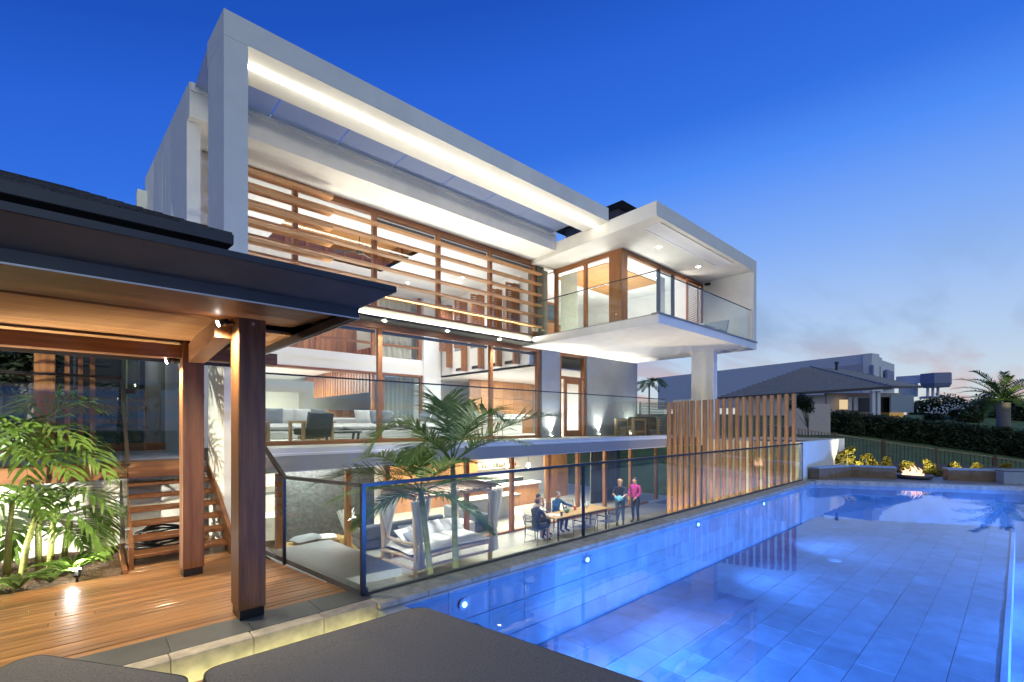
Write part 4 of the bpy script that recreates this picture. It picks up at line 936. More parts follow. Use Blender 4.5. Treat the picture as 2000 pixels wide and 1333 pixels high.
for sx in (-1,1):
    for sy in (-1,1): MB().bar((sx*.2,sy*.2,0),(sx*.16,sy*.15,.62),.03,.03).build('leg',LIGHTW,st0)
tag(place(st0,(11.35,15.05,1.3),0),'pale upholstered bar stool at the near end of the kitchen island'); dup(st0,(12.1,15.05,1.3),.1,'pale upholstered bar stool second from the near end of the kitchen island'); dup(st0,(12.85,15.05,1.3),-.1,'pale upholstered bar stool third along the kitchen island')
# ceiling fans
def fan(label,loc,rz):
    f=thing('ceiling_fan',label,'fan',(0,0,0))
    MB().tube([(0,0,.02),(0,0,-.62)],.014,8).lathe([(0,-.02),(.05,-.01),(.06,.02),(0,.02)],n=12).build('rod',BLACK,f); MB().lathe([(0,-.76),(.07,-.75),(.10,-.68),(.08,-.62),(0,-.6)],n=14).build('motor',BLACK,f,True)
    for k in range(3):
        a=k*2*math.pi/3; c,s=math.cos(a),math.sin(a)
        MB().add([(c*.08-s*.05,s*.08+c*.05,-.68),(c*.08+s*.05,s*.08-c*.05,-.7),(c*.75+s*.09,s*.75-c*.09,-.71),(c*.78,s*.78,-.70),(c*.75-s*.06,s*.75+c*.06,-.68)],[(0,1,2,3,4)]).build('blade',BLACK,f)
    place(f,loc,rz); return f
fan('black three-blade ceiling fan hanging in the timber ceiling recess',(6.4,14.2,7.97),.5); fan('black three-blade ceiling fan near the white portal column',(2.55,13.4,7.39),1.0)
# terrace lounge chairs
def tchair(label,loc,rz):
    a=thing('terrace_chair',label,'armchair',(0,0,0))
    MB().box(-.36,.36,-.34,.34,.26,.42,0,.03).build('seat',HIDE,a); MB().box(-.36,.36,-.40,-.28,.40,.78,0,.03).build('backrest',HIDE,a)
    for s in (-1,1):
        x=s*.44; MB().box(x-.05,x+.05,-.42,.42,.62,.72,0,.004).box(x-.05,x+.05,.32,.42,0,.62,0,.004).box(x-.05,x+.05,-.42,-.32,0,.62,0,.004).box(x-.05,x+.05,-.32,.32,.14,.22,0,.004).build('arm_frame',LIGHTW,a); MB().box(x-.02,x+.02,-.32,.32,.23,.61).build('arm_panel',HIDE,a)
    place(a,loc,rz); return a
tchair('pale timber and dark armchair on the terrace turned to the grey wall',(16.6,10.9,1.306),R(85)); tchair('pale timber and dark armchair beside the louvre screen',(18.1,11.0,1.306),R(-60))
tag(MB().lathe([(0,0),(.2,0),(.13,.22),(.24,.46),(.24,.50),(0,.50)],(17.4,10.6,1.306),8).build('side_table',BLACK),'small black faceted side table between the terrace armchairs','table')
for i,(px,lab) in enumerate(((1078,'small floor uplight against the grey pier'),(1171,'small floor uplight against the grey wall beside the door'),(1232,'small floor uplight against the grey wall behind the armchair'))):
    p=at(px,846,Y=11.78 if i else 11.83); p.z=1.306
    u=thing('floor_uplight',lab,'lamp',p,'uplights along the grey terrace wall')
    MB().lathe([(0,0),(.06,0),(.06,.05),(.045,.055),(0,.055)],p,14).build('housing',BLACK,u); MB().lathe([(0,0),(.04,0),(.04,.004),(0,.004)],p+Vector((0,0,.056)),12).build('lens',LAMPM,u)
    lamp('uplight_lamp','SPOT',p+Vector((0,-.02,.07)),85,parent=u,size=.02,aim=p+Vector((0,.01,3)),angle=62,blend=.5); 
    lamp('uplight_spill','SPOT',p+Vector((0,-.1,.08)),70,parent=u,size=.05,aim=p+Vector((-.6,-1.4,3)),angle=130,blend=1)
# balcony chair
bc=thing('balcony_chair','pale grey lounge chair on the cantilevered balcony','chair',(16.9,7.5,4.84))
MB().box(16.5,17.1,7.2,7.9,5.05,5.2,0,.03).add([(17.1,7.2,5.15),(17.1,7.9,5.15),(17.3,7.9,5.62),(17.3,7.2,5.62),(17.16,7.2,5.1),(17.16,7.9,5.1),(17.38,7.9,5.6),(17.38,7.2,5.6)],[(0,1,2,3),(7,6,5,4),(3,2,6,7),(0,3,7,4),(1,5,6,2)]).build('seat_shell',GREYC,bc)
for x in (16.55,17.05):
    for y in (7.25,7.85): MB().box(x-.02,x+.02,y-.02,y+.02,4.836,5.05).build('leg',BLACK,bc)
bt=thing('balcony_table','low pale table on the cantilevered balcony','table',(15.9,7.5,4.84))
MB().box(15.4,16.2,7.2,7.8,5.18,5.22).build('top',PLAST,bt)
for x in (15.45,16.15): MB().box(x-.03,x+.03,7.25,7.75,4.836,5.18).build('leg',PLAST,bt)
cm_=thing('security_camera','small black security camera under the balcony soffit','camera',(17.98,8.3,7.3))
MB().tube([(17.98,8.3,7.42),(17.98,8.3,7.32)],.02,8).build('mount',PLAST,cm_); MB().tube([(17.98,8.38,7.30),(17.95,8.18,7.27)],.05,10).build('camera_body',BLACK,cm_,True)
# ---- lower lounge and bar
DFAB=mat('grey_sofa_fabric',(.12,.13,.15),.95,var=.1,scale=40)
sofa('grey_sofa','dark grey fabric sofa in the lower lounge behind the four-poster bed',(7.3,13.3,-1.9),2.8,.95,R(180),DFAB); sofa('grey_corner_sofa','dark grey sofa in the lower lounge by the bar glazing',(10.2,13.4,-1.9),2.0,.95,R(90),DFAB,None,2)
ott=tag(MB().box(8.6,9.6,12.3,13.1,-1.9,-1.45,0,.05).build('ottoman',LINEN),'pale square ottoman in the lower lounge','ottoman')
bar=thing('bar_counter','timber bar counter with thick white top in the lower lounge','bar',(13,15.5,-1.9))
MB().box(10.8,15.8,15.2,15.9,-.98,-.90,0,.006).build('white_top',PLAST,bar)
for i in range(16): MB().box(10.9+i*.3,11.197+i*.3,15.3,15.36,-1.9,-.981).build('front_board',PANEL('z'),bar)
bl=thing('bar_bench','low white stone bench counter before the bar','counter',(11.6,14,-1.9))
MB().box(10.3,13.0,13.7,14.5,-1.12,-1.03,0,.006).build('stone_top',CREAM,bl); MB().box(10.5,12.8,13.85,14.35,-1.9,-1.121).build('base',PLAST,bl)
for i,px in enumerate((958,991,1032)):
    p=at(px,910,Y=14.6)
    pe=thing('pendant_lamp','small glowing glass pendant lamp over the bar, '+('farthest from the shelves','middle of three','closest to the bottle shelves')[i],'lamp',(p.x,p.y,p.z),'three pendants over the bar')
    MB().tube([(p.x,p.y,1.0),(p.x,p.y,p.z+.12)],.006,6).build('cord',BLACK,pe); MB().lathe([(0,-.09),(.06,-.07),(.09,0),(.07,.07),(.03,.12),(0,.13)],p,14).build('glass_shade',PENDM,pe,True)
    lamp('pendant_light','POINT',p+Vector((0,0,-.14)),12,(1,.8,.5),pe,.06)
bcol=[(.35,.14,.03),(.5,.3,.05),(.06,.12,.05),(.6,.6,.55),(.4,.05,.03),(.25,.2,.12)]
ORD='first second third fourth fifth sixth seventh eighth ninth tenth eleventh twelfth thirteenth fourteenth fifteenth'.split()
k=0; words=['amber','gold','green','clear','red','brown']
for sh_,z in enumerate((-.38,.18)):
    for i in range(15):
        x=13.9+i*.18+random.uniform(-.03,.03); h=random.uniform(.20,.32); ci=random.randrange(6)
        o=MB().lathe([(0,0),(.04,0),(.04,h*.55),(.015,h*.75),(.015,h),(0,h)],(x,BY+.3,z+.001),8).build('spirit_bottle',mat('spirit_%d'%ci,bcol[ci],.12,var=.1),None,True)
        tag(o,f'{words[ci]} bottle, {ORD[i]} from the timber-panel end of the {"lower" if sh_==0 else "upper"} bar shelf','bottle','bottles on the bar shelves')
# ---- things behind the left fence
spa=thing('spa_cover','dark grey covered spa standing below the glass fence return','spa',(2.9,7.4,-1.9))
MB().prism([(2.12,6.35),(3.45,6.2),(3.3,8.6),(2.05,8.5)],-.42,-.30).build('cover',mat('spa_cover_vinyl',(.13,.14,.14),.45,var=.08,scale=20),spa)
MB().prism([(2.16,6.40),(3.38,6.26),(3.25,8.55),(2.1,8.45)],-1.9,-.421).build('cabinet',mat('spa_cabinet',(.035,.036,.038),.6,var=.2),spa)
bk=thing('storage_bench','low pale timber storage bench with folded towels behind the spa','bench',(4.6,12.6,-1.9))
MB().box(3.6,5.3,12.5,13.1,-1.9,-1.32,0,.01).build('bench_box',LIGHTW,bk)
tw=MB()
tw.pillow((4.3,12.75,-1.22),.38,.26,.10,Matrix.Rotation(.2,3,'Z'),8); tag(tw.build('towel_pile',GREYC,None,True),'grey crumpled towel lying on the storage bench','towel')
tag(MB().pillow((4.75,12.7,-1.24),.3,.2,.07,Matrix.Rotation(-.3,3,'Z'),8).build('white_towel',LINEN,None,True),'white crumpled towel lying on the storage bench','towel')
vp=at(660,1050,Y=12.9); 
tag(MB().lathe([(0,-.0),(.22,.02),(.30,.16),(.27,.34),(.15,.48),(.17,.60),(.13,.68),(0,.68)],(vp.x,12.35,-1.9),16).build('clay_vase',mat('ochre_clay',(.48,.33,.13),.8,var=.15),None,True),'ochre bulbous clay vase beside the storage bench','vase')
bq=MB()
for i in range(11):
    a=i*2*math.pi/11; bq.add([(vp.x,12.35,-1.24),(vp.x+.24*math.cos(a),12.35+.24*math.sin(a),-.52+random.uniform(-.1,.08)),(vp.x+.24*math.cos(a+.5),12.35+.24*math.sin(a+.5),-.56)],[(0,1,2)])
tag(bq.build('wrapped_bouquet',CW),'silvery wrapped bouquet standing in the ochre clay vase','bouquet')
cr=thing('parked_car','white parked car seen through the lower garage glazing','car',(3.9,16.8,-1.9))
cxm,cym=at(525,990,Y=16.8).x,16.8
MB().prism([(cxm-.9,14.9),(cxm+.9,14.9),(cxm+.95,15.4),(cxm+.95,18.6),(cxm-.95,18.6),(cxm-.95,15.4)],-1.62,-.95).build('body',mat('white_car_paint',(.75,.75,.72),.25,coat=.6,var=.02),cr)
MB().add([(cxm-.85,15.9,-.95),(cxm+.85,15.9,-.95),(cxm+.65,16.6,-.42),(cxm-.65,16.6,-.42),(cxm-.85,18.4,-.95),(cxm+.85,18.4,-.95),(cxm+.65,18.0,-.42),(cxm-.65,18.0,-.42)],[(0,1,2,3),(1,5,6,2),(5,4,7,6),(4,0,3,7),(3,2,6,7)]).build('cabin',mat('car_glass',(.03,.04,.045),.08),cr)
for sx in (-1,1):
    MB().box(cxm+sx*.62-.2,cxm+sx*.62+.2,14.88,14.90,-1.25,-1.10,0,.004).build('headlight',mat('lamp_lens',(.6,.62,.6),.1),cr)
    for y in (15.5,17.9): MB().tube([(cxm+sx*.96,y,-1.58),(cxm+sx*.76,y,-1.58)],.32,18).build('wheel',BLACK,cr)
MB().box(cxm-.22,cxm+.22,14.875,14.899,-1.5,-1.39).build('number_plate',mat('plate_white',(.7,.7,.68),.5),cr)
# hose and plank under the stair
ho=MB(); pts=[]
for i in range(150):
    a=i*.33; rr=.24+.05*math.sin(i*.21); pts.append((.85+rr*1.25*math.cos(a),8.45+rr*.7*math.sin(a),.04+.0022*i+.03*math.sin(i*.7)))
ho.tube(pts,.013,6); tag(ho.build('garden_hose',BLACK,None,True),'coiled black garden hose lying under the timber stair','hose')
tag(MB().box(.75,1.35,8.05,8.15,.0,.06,0,.02).build('white_bolster',PLAST),'white plastic length lying under the timber stair','tube')
# ================================================================== PEOPLE
def figure(name,label,J,mats,regions,hair,hairmat,loc,rz,group=None):
    """one continuous skinned body; regions give the cloth of each span"""
    order=list(J.keys()); links=[('pelvis','spine'),('spine','chest'),('chest','neck'),('neck','head'),('head','crown')]
    for s in 'LR': links += [('chest','sho'+s),('sho'+s,'elb'+s),('elb'+s,'wri'+s),('wri'+s,'han'+s),('pelvis','hip'+s),('hip'+s,'kne'+s),('kne'+s,'ank'+s),('ank'+s,'toe'+s)]
    me=bpy.data.meshes.new(name+'_cage'); me.from_pydata([J[k][0] for k in order],[(order.index(a),order.index(b)) for a,b in links],[])
    o=bpy.data.objects.new(name,me); COL.objects.link(o)
    md=o.modifiers.new('skin','SKIN'); 
    lay=me.skin_vertices[0].data if me.skin_vertices else None
    if lay is None:
        bpy.context.view_layer.objects.active=o; lay=me.skin_vertices.new().data if hasattr(me.skin_vertices,'new') else None
    for i,k in enumerate(order):
        r=J[k][1]; lay[i].radius=(r,r) if not isinstance(r,tuple) else r; lay[i].use_root=(k=='pelvis')
    md.use_smooth_shade=True; ss=o.modifiers.new('sub','SUBSURF'); ss.levels=2; ss.render_levels=2
    dg=bpy.context.evaluated_depsgraph_get(); ev=o.evaluated_get(dg); m2=bpy.data.meshes.new_from_object(ev); m2.name=name
    bpy.data.objects.remove(o)
    b=MB(); b.v=[tuple(v.co) for v in m2.vertices]; b.f=[tuple(p.vertices) for p in m2.polygons]
    segs=[(Vector(J[a][0]),Vector(J[c][0]),regions.get(a+'-'+c,regions.get(c[:3],0))) for a,c in links]
    for p in m2.polygons:
        c=p.center; best=0; bd=9
        for a,q,r in segs:
            ab=q-a; t=max(0,min(1,(c-a).dot(ab)/max(ab.length_squared,1e-6))); d=(a+ab*t-c).length
            if d<bd: bd=d; best=r
        b.mi.append(best)
    # nose, ears and five fingers grow from the same mesh
    hd=Vector(J['head'][0]); fwd=regions['face']; side=Vector((-fwd[1],fwd[0],0)); fw=Vector(fwd)
    b.tube([hd+fw*.075+Vector((0,0,.03)),hd+fw*.108-Vector((0,0,.01)),hd+fw*.08-Vector((0,0,.02))],[.008,.014,.010],6,0)
    for s in (-1,1): b.ball(hd+side*s*.082,(.015,.015,.03),6,4,0)
    for s in 'LR':
        w=Vector(J['wri'+s][0]); h=Vector(J['han'+s][0]); t=(h-w).normalized(); sd=t.cross(Vector((0,0,1))); sd=sd.normalized() if sd.length>.1 else Vector((1,0,0)); up=sd.cross(t)
        for q,ln in enumerate((.07,.085,.08,.06)):
            r0=h+sd*(q-1.5)*.02; b.tube([r0,r0+t*ln*.55,r0+t*ln-up*.02],[.009,.008,.006],5,0)
        b.tube([w+t*.03+sd*.03,w+t*.07+sd*.06,w+t*.10+sd*.055],[.01,.009,.007],5,0)
    ob=b.build(name,mats,None,True); tag(ob,label,'person',group)
    hm=MB(); hm.ball(hd-fw*.028+Vector((0,0,.05)),(hair[0]*.92,hair[1]*.98,hair[2]*.8),12,8); ho_=hm.build('hair',hairmat,ob,True)
    place(ob,loc,rz); return ob
SKIN=mat('skin',(.50,.29,.20),.55,var=.06); DARKCL=mat('dark_cloth',(.025,.03,.05),.9,var=.2); BLUEJ=mat('blue_jacket',(.02,.09,.22),.85,var=.2); LBLUE=mat('light_blue_shirt',(.12,.40,.62),.85); JEANS=mat('denim',(.07,.12,.22),.9,var=.3); PINK=mat('magenta_cloth',(.42,.03,.22),.85,var=.2); WHITEC=mat('white_cloth',(.6,.6,.6),.9); HAIRD=mat('dark_hair',(.03,.02,.015),.6); HAIRB=mat('fair_hair',(.35,.2,.10),.6); HAIRG=mat('grey_hair',(.25,.24,.23),.7)
def seated(lean=0.0,armL=None,armR=None):
    J={'pelvis':((0,0,.52),.13),'spine':((.02+lean*.3,0,.72),.125),'chest':((.03+lean,0,.95),.135),'neck':((.05+lean*1.2,0,1.12),.052),'head':((.07+lean*1.4,0,1.24),.082),'crown':((.07+lean*1.4,0,1.33),.06)}
    for s,y in (('L',1),('R',-1)):
        J['sho'+s]=((.02+lean,y*.19,1.02),.065); arm=(armL if s=='L' else armR) or ((.08,y*.26,.76),(.32,y*.18,.72))
        J['elb'+s]=(arm[0],.045); J['wri'+s]=(arm[1],.03); e=Vector(arm[1])-Vector(arm[0]); h=Vector(arm[1])+e.normalized()*.07; J['han'+s]=(tuple(h),.032)
        J['hip'+s]=((.08,y*.10,.50),.095); J['kne'+s]=((.46,y*.13,.49),.065); J['ank'+s]=((.40,y*.13,.09),.042); J['toe'+s]=((.57,y*.14,.04),.035)
    return J
def standing(bend=0,armL=None,armR=None):
    J={'pelvis':((0,0,.95),.125),'spine':((.02+bend*.3,0,1.12),.11),'chest':((.03+bend,0,1.32),.125),'neck':((.05+bend*1.3,0,1.47),.05),'head':((.07+bend*1.5,0,1.58),.08),'crown':((.07+bend*1.5,0,1.66),.06)}
    for s,y in (('L',1),('R',-1)):
        J['sho'+s]=((.02+bend,y*.18,1.39),.06); arm=(armL if s=='L' else armR) or ((.05,y*.24,1.13),(.22,y*.16,.98))
        J['elb'+s]=(arm[0],.042); J['wri'+s]=(arm[1],.029); e=Vector(arm[1])-Vector(arm[0]); J['han'+s]=(tuple(Vector(arm[1])+e.normalized()*.07),.03)
        J['hip'+s]=((0,y*.095,.90),.10); J['kne'+s]=((.03,y*.10,.50),.065); J['ank'+s]=((-.02,y*.11,.08),.042); J['toe'+s]=((.15,y*.12,.035),.035)
    return J
def reg(top,sleeve,legs,shoe,fore=0,bare=None):
    r={'face':(1,0,0),'pelvis-spine':top,'spine-chest':top,'chest-neck':top,'neck-head':0,'head-crown':0,'pel':top}
    for s in 'LR': r.update({'chest-sho'+s:top,'sho%s-elb%s'%(s,s):sleeve,'elb%s-wri%s'%(s,s):fore,'wri%s-han%s'%(s,s):0,'pelvis-hip'+s:legs,'hip%s-kne%s'%(s,s):legs,'kne%s-ank%s'%(s,s):legs if bare is None else bare,'ank%s-toe%s'%(s,s):shoe})
    return r
figure('person','person in a dark shirt and shorts seated at the head of the table','x' and seated(.02,((.18,.24,.80),(.40,.12,.80)),((.20,-.24,.80),(.42,-.1,.80))),[SKIN,DARKCL],reg(1,1,1,1,0,0),(.088,.088,.10),HAIRD,(10.33,10.2,-1.9),R(3))
figure('person','person in a white top with hands raised to the face, seated beside the table end',seated(.05,((.22,.2,.92),(.26,.06,1.16)),((.22,-.2,.92),(.26,-.05,1.16))),[SKIN,WHITEC,DARKCL],reg(1,1,2,2,0),(.092,.092,.11),HAIRD,(11.12,11.0,-1.9),R(-75))
figure('person','person in an open blue jacket leaning an arm along the table, hand at chin',seated(.08,((.12,.42,.88),(.30,.62,.80)),((.26,-.2,.84),(.22,-.03,1.12))),[SKIN,BLUEJ,DARKCL],reg(1,1,2,2,1),(.088,.088,.095),HAIRG,(12.08,11.0,-1.9),R(-90))
figure('person','standing person with fair hair in a dark top and jeans holding a bundle',standing(.04,((.14,.24,1.16),(.34,.08,1.06)),((.14,-.24,1.16),(.34,-.06,1.04))),[SKIN,DARKCL,JEANS],reg(1,1,2,1,0),(.095,.095,.115),HAIRB,(14.35,9.85,-1.9),R(-150))
figure('person','standing person in a long magenta top beside the lower glazing',standing(0),[SKIN,PINK,DARKCL],reg(1,1,2,2,1),(.092,.092,.11),HAIRD,(15.2,9.75,-1.9),R(180))
tag(MB().pillow((14.05,9.68,-.86),.16,.12,.08,Matrix.Rotation(.5,3,'X'),6).build('cloth_bundle',LBLUE,None,True),'pale blue cloth bundle held by the standing person in jeans','cloth')
# ================================================================== PLANTS
LEAF1=mat('palm_leaf',(.10,.175,.035),.42,var=.35,scale=5,rnd=.2,trans=.25); LEAF2=mat('cane_palm_leaf',(.10,.18,.030),.42,var=.35,scale=5,rnd=.2,trans=.3)
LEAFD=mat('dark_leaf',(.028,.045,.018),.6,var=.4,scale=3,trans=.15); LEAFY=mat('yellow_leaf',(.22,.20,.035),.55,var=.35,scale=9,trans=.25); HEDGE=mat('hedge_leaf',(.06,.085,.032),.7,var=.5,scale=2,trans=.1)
STEM=mat('green_palm_stem',(.11,.13,.055),.55,var=.45,scale=10,bump=.3,stretch=(.25,.25,2.2)); TRUNK=mat('grey_palm_trunk',(.20,.18,.14),.85,var=.4,scale=22,bump=.4,stretch=(1,1,3))
def bez(a,b,c,t): return a*(1-t)**2+b*2*t*(1-t)+c*t*t
def frond(name,p0,p1,p2,parent,m,n=30,ll=.5,w=.03,droop=.5,rach=.012,start=.16,twist=0.0,seg=3,fw=.55):
    """an arching rachis with two rows of tapering leaflets that sag under their own weight"""
    p0,p1,p2=Vector(p0),Vector(p1),Vector(p2); b=MB()
    b.tube([bez(p0,p1,p2,k/8) for k in range(9)],[rach*(1-.85*k/8) for k in range(9)],5)
    for i in range(n):
        t=start+(1-start)*(i+.5)/n; p=bez(p0,p1,p2,t); tg=(bez(p0,p1,p2,min(1,t+.02))-bez(p0,p1,p2,t-.02)).normalized()
        sd=tg.cross(Vector((0,0,1))); sd=sd.normalized() if sd.length>.05 else Vector((1,0,0)); up=sd.cross(tg).normalized()
        L=ll*(math.sin(math.pi*(.12+.83*t))**.7)*random.uniform(.85,1.12)
        for s in (-1,1):
            d=(sd*s*(1-.35*t)+tg*(fw+.75*t)+up*(.28+twist*s)+Vector((random.uniform(-.2,.2),random.uniform(-.2,.2),random.uniform(-.2,.12)))).normalized()
            q=[p]; dd=d.copy()
            for k in range(seg):
                q.append(q[-1]+dd*L/seg); dd=(dd+Vector((0,0,-droop*random.uniform(.6,1.3)*(.35+.4*k)))).normalized()
            ws=[w*.55,w,w*.75,w*.06] if seg==3 else [w*.6,w,w*.06]
            wd=d.cross(up).normalized(); vs=[]
            for k in range(seg+1): vs += [q[k]-wd*ws[k]*.5, q[k]+wd*ws[k]*.5]
            b.add(vs,[(2*k,2*k+1,2*k+3,2*k+2) for k in range(seg)])
    return b.build(name,m,parent)
# two king palms rising from the patio just behind the fence
def kingpalm(label,base,top,r,tips,dm):
    T=thing('king_palm',label,'palm tree',base)
    top=Vector(top); base=Vector(base); mid=(base+top)/2+Vector((.03,0,0))
    MB().tube([bez(base,mid,top,k/12) for k in range(13)],[r*(1.1-.35*k/12)*(1.04 if k%2 else 1) for k in range(13)],10).build('trunk',STEM,T,True)
    for (mx_,my_,ex,ey,dd,ll) in tips:
        e_=at(ex,ey,d=dm+dd); m_=at(mx_,my_,d=dm+dd*.5)
        m2=m_*2-(top+e_)*.5 if False else m_
        frond('frond',top,m2,e_,T,LEAF1,58,ll*1.2,.023,.40,.013,twist=.1,fw=.4)
    return T
ba=at(862,1120,d=6.6); ba.z=-1.9; tb_=at(822,960,d=6.6)
kingpalm('slender palm leaning left behind the pool fence, lower fronds over the bed',ba,tb_,.05,
  [(720,895,618,945,-.3,.40),(735,935,640,985,.3,.36),(770,870,700,900,.9,.36),(905,925,985,942,.6,.38),(890,960,960,1040,-.4,.32),(760,960,690,1035,-.5,.32),(870,890,930,905,-.7,.36),(830,880,800,880,1.2,.36)],6.6)
bb_=at(893,1112,d=6.75); bb_.z=-1.9; tb2=at(884,905,d=6.75)
kingpalm('taller slender palm behind the pool fence with fronds crossing the terrace',bb_,tb2,.05,
  [(780,760,722,880,-.5,.46),(800,800,735,850,.4,.44),(870,740,855,800,.7,.46),(985,810,1092,812,-.2,.46),(960,840,1030,868,.8,.40),(930,770,985,822,-.8,.42),(900,780,905,790,1.3,.4),(835,820,790,905,-1.0,.40),(850,830,820,930,.9,.36)],6.75)
# golden cane palms lit in the garden bed
def canes(label,bx_,by_,stems,frs):
    T=thing('cane_palm',label,'palm',(bx_,by_,0))
    for (dx,dy,h,lx_) in stems:
        MB().tube([(bx_+dx,by_+dy,-.05),(bx_+dx+lx_*.3,by_+dy,h*.5),(bx_+dx+lx_,by_+dy,h)],[.038,.032,.022],9).build('cane',mat('yellow_green_cane',(.20,.22,.06),.4,var=.35,scale=10,stretch=(.4,.4,6)),T,True)
    for (sx,sy,sd,mx_,my_,md,ex,ey,ed,ll) in frs:
        frond('frond',at(sx,sy,d=sd),at(mx_,my_,d=md),at(ex,ey,d=ed),T,LEAF2,17,ll*1.3,.042,.85,.014,.2,twist=.15)
    return T
canes('clump of lit cane palms at the left edge of the garden bed',-.78,8.2,[(-.12,0,1.35,.0),(.06,.1,.9,.05),(.2,-.1,.7,.12),(-.3,.1,1.6,-.1)],
 [(15,960,6.3,60,770,6.0,160,870,5.7,.5),(15,960,6.3,120,790,6.2,215,935,5.9,.5),(20,950,6.4,100,740,6.6,190,800,6.7,.45),(5,960,6.3,-30,780,6.0,-60,900,5.8,.5),(30,900,6.2,20,740,6.0,60,960,5.5,.45),(20,900,6.2,90,860,5.9,140,930,5.6,.42)])
canes('clump of lit cane palms near the stair in the garden bed',-.35,8.35,[(0,0,.75,.05),(.12,.08,.55,.08),(-.1,.05,.9,-.02)],
 [(60,1040,6.4,130,900,6.2,222,1000,6.0,.46),(60,1040,6.4,150,940,6.5,220,1035,6.3,.44),(55,1050,6.4,60,900,6.1,90,1010,5.7,.45),(50,1040,6.4,0,930,6.2,-30,1040,5.9,.45),(60,1030,6.4,170,960,6.0,205,1085,5.9,.38),(70,1060,6.3,130,1000,6.1,165,1070,5.9,.36),(50,1060,6.3,20,1000,6.0,10,1090,5.8,.36),(60,1050,6.5,110,850,6.8,180,890,7.0,.4)])
def strap(name,label,c,n,L,w,m,cat='plant'):
    T=thing(name,label,cat,c)
    for i in range(n):
        a=i*2.4+random.uniform(-.2,.2); l=L*random.uniform(.75,1.1); d=Vector((math.cos(a),math.sin(a),0)); sd=Vector((-d.y,d.x,0)); vs=[]; h=random.uniform(.6,1.0)
        for k in range(6):
            t=k/5; p=Vector(c)+d*(l*t*.75+.01)+Vector((0,0,l*h*(1.25*t-1.0*t*t))); ww=w*(math.sin(math.pi*min(1,t*.85+.18))**.8)*.5+.001
            vs += [p-sd*ww,p+Vector((0,0,-ww*.5)),p+sd*ww]
        MB().add(vs,[(3*k+j,3*k+j+1,3*k+j+4,3*k+j+3) for k in range(5) for j in range(2)]).build('leaf',m,T,True)
    return T
c1=at(140,1120,z=0.03); strap('lily_plant','broad strap-leaved lily lit by the garden spotlight',(c1.x,c1.y+.1,.02),12,.55,.10,LEAF2)
c2=at(40,1160,z=0.03); strap('lily_plant','dark strap-leaved lily at the left end of the deck edge',(c2.x-.05,7.5,.02),10,.45,.09,LEAF1); c3=at(95,1150,z=.03); strap('lily_plant','low strap-leaved lily between the other two lilies',(c3.x,7.55,.02),8,.35,.07,LEAF1)
gs=thing('garden_spotlight','small bright garden spotlight at the deck edge under the lily','lamp',(c1.x+.05,7.46,0))
MB().tube([(c1.x+.05,7.46,-.02),(c1.x+.05,7.46,.06)],.012,8).build('spike',BLACK,gs); MB().tube([(c1.x+.05,7.44,.05),(c1.x+.06,7.49,.12)],.03,12).build('head',BLACK,gs); MB().tube([(c1.x+.06,7.492,.121),(c1.x+.062,7.497,.127)],.027,12).build('lens',LAMPM,gs)
lamp('spot_lamp','SPOT',(c1.x+.07,7.52,.16),22,parent=gs,size=.02,aim=(c1.x+.35,9.0,.9),angle=110,color=(1,.97,.85)); lamp('spot_spill','POINT',(c1.x+.0,7.45,.16),3,parent=gs,size=.02)
g2=thing('garden_floodlight','small garden floodlight on a spike among the cane palms','lamp',(-2.4,7.5,0))
MB().tube([(-2.4,7.5,-.03),(-2.4,7.5,.12)],.012,8).build('spike',BLACK,g2); MB().tube([(-2.42,7.48,.12),(-2.35,7.53,.18)],.035,12).build('head',BLACK,g2)
lamp('flood_lamp','SPOT',(-2.3,7.54,.2),330,parent=g2,size=.03,aim=(.4,8.6,1.9),angle=110,color=(1,.97,.86))
# leaf masses
def leafcloud(name,m,parent,blobs,per,size,flat=1.0):
    b=MB()
    for (x,y,z,r) in blobs:
        for i in range(per):
            v=Vector((random.gauss(0,1),random.gauss(0,1),random.gauss(0,1))).normalized()*r*(random.random()**.4)*random.uniform(.8,1.12); v.z*=flat
            c=Vector((x,y,z))+v; a=Vector((random.uniform(-1,1),random.uniform(-1,1),random.uniform(-.6,.6))).normalized(); q=a.cross(Vector((random.uniform(-1,1),random.uniform(-1,1),1))).normalized(); s=size*random.uniform(.6,1.3)
            b.add([c-a*s,c-q*s*.45,c+a*s,c+q*s*.45],[(0,1,2,3)])
    return b.build(name,m,parent)
def tree(name,label,base,h,blobs,m,per,size,tr=.08,cat='tree'):
    T=thing(name,label,cat,base); base=Vector(base)
    tk=MB(); top=base+Vector((0,0,h)); tk.tube([base-Vector((0,0,.2)),base+Vector((.02,0,h*.5)),top],[tr,tr*.8,tr*.5],7)
    for (x,y,z,r) in blobs: tk.tube([base+Vector((0,0,h*.6)),(base+Vector((0,0,h*.7))+Vector((x,y,z)))*.5,(x,y,z)],[tr*.5,tr*.3,tr*.12],5)
    tk.build('trunk',TRUNK,T,True); leafcloud('crown',m,T,blobs,per,size); return T
def blobs(c,R_,n,r,fl=1.0):
    out=[]
    for i in range(n):
        v=Vector((random.gauss(0,1),random.gauss(0,1),random.gauss(0,.8))).normalized()*R_*random.uniform(.35,1); out.append((c[0]+v.x,c[1]+v.y,c[2]+v.z*fl,r*random.uniform(.7,1.2)))
    return out
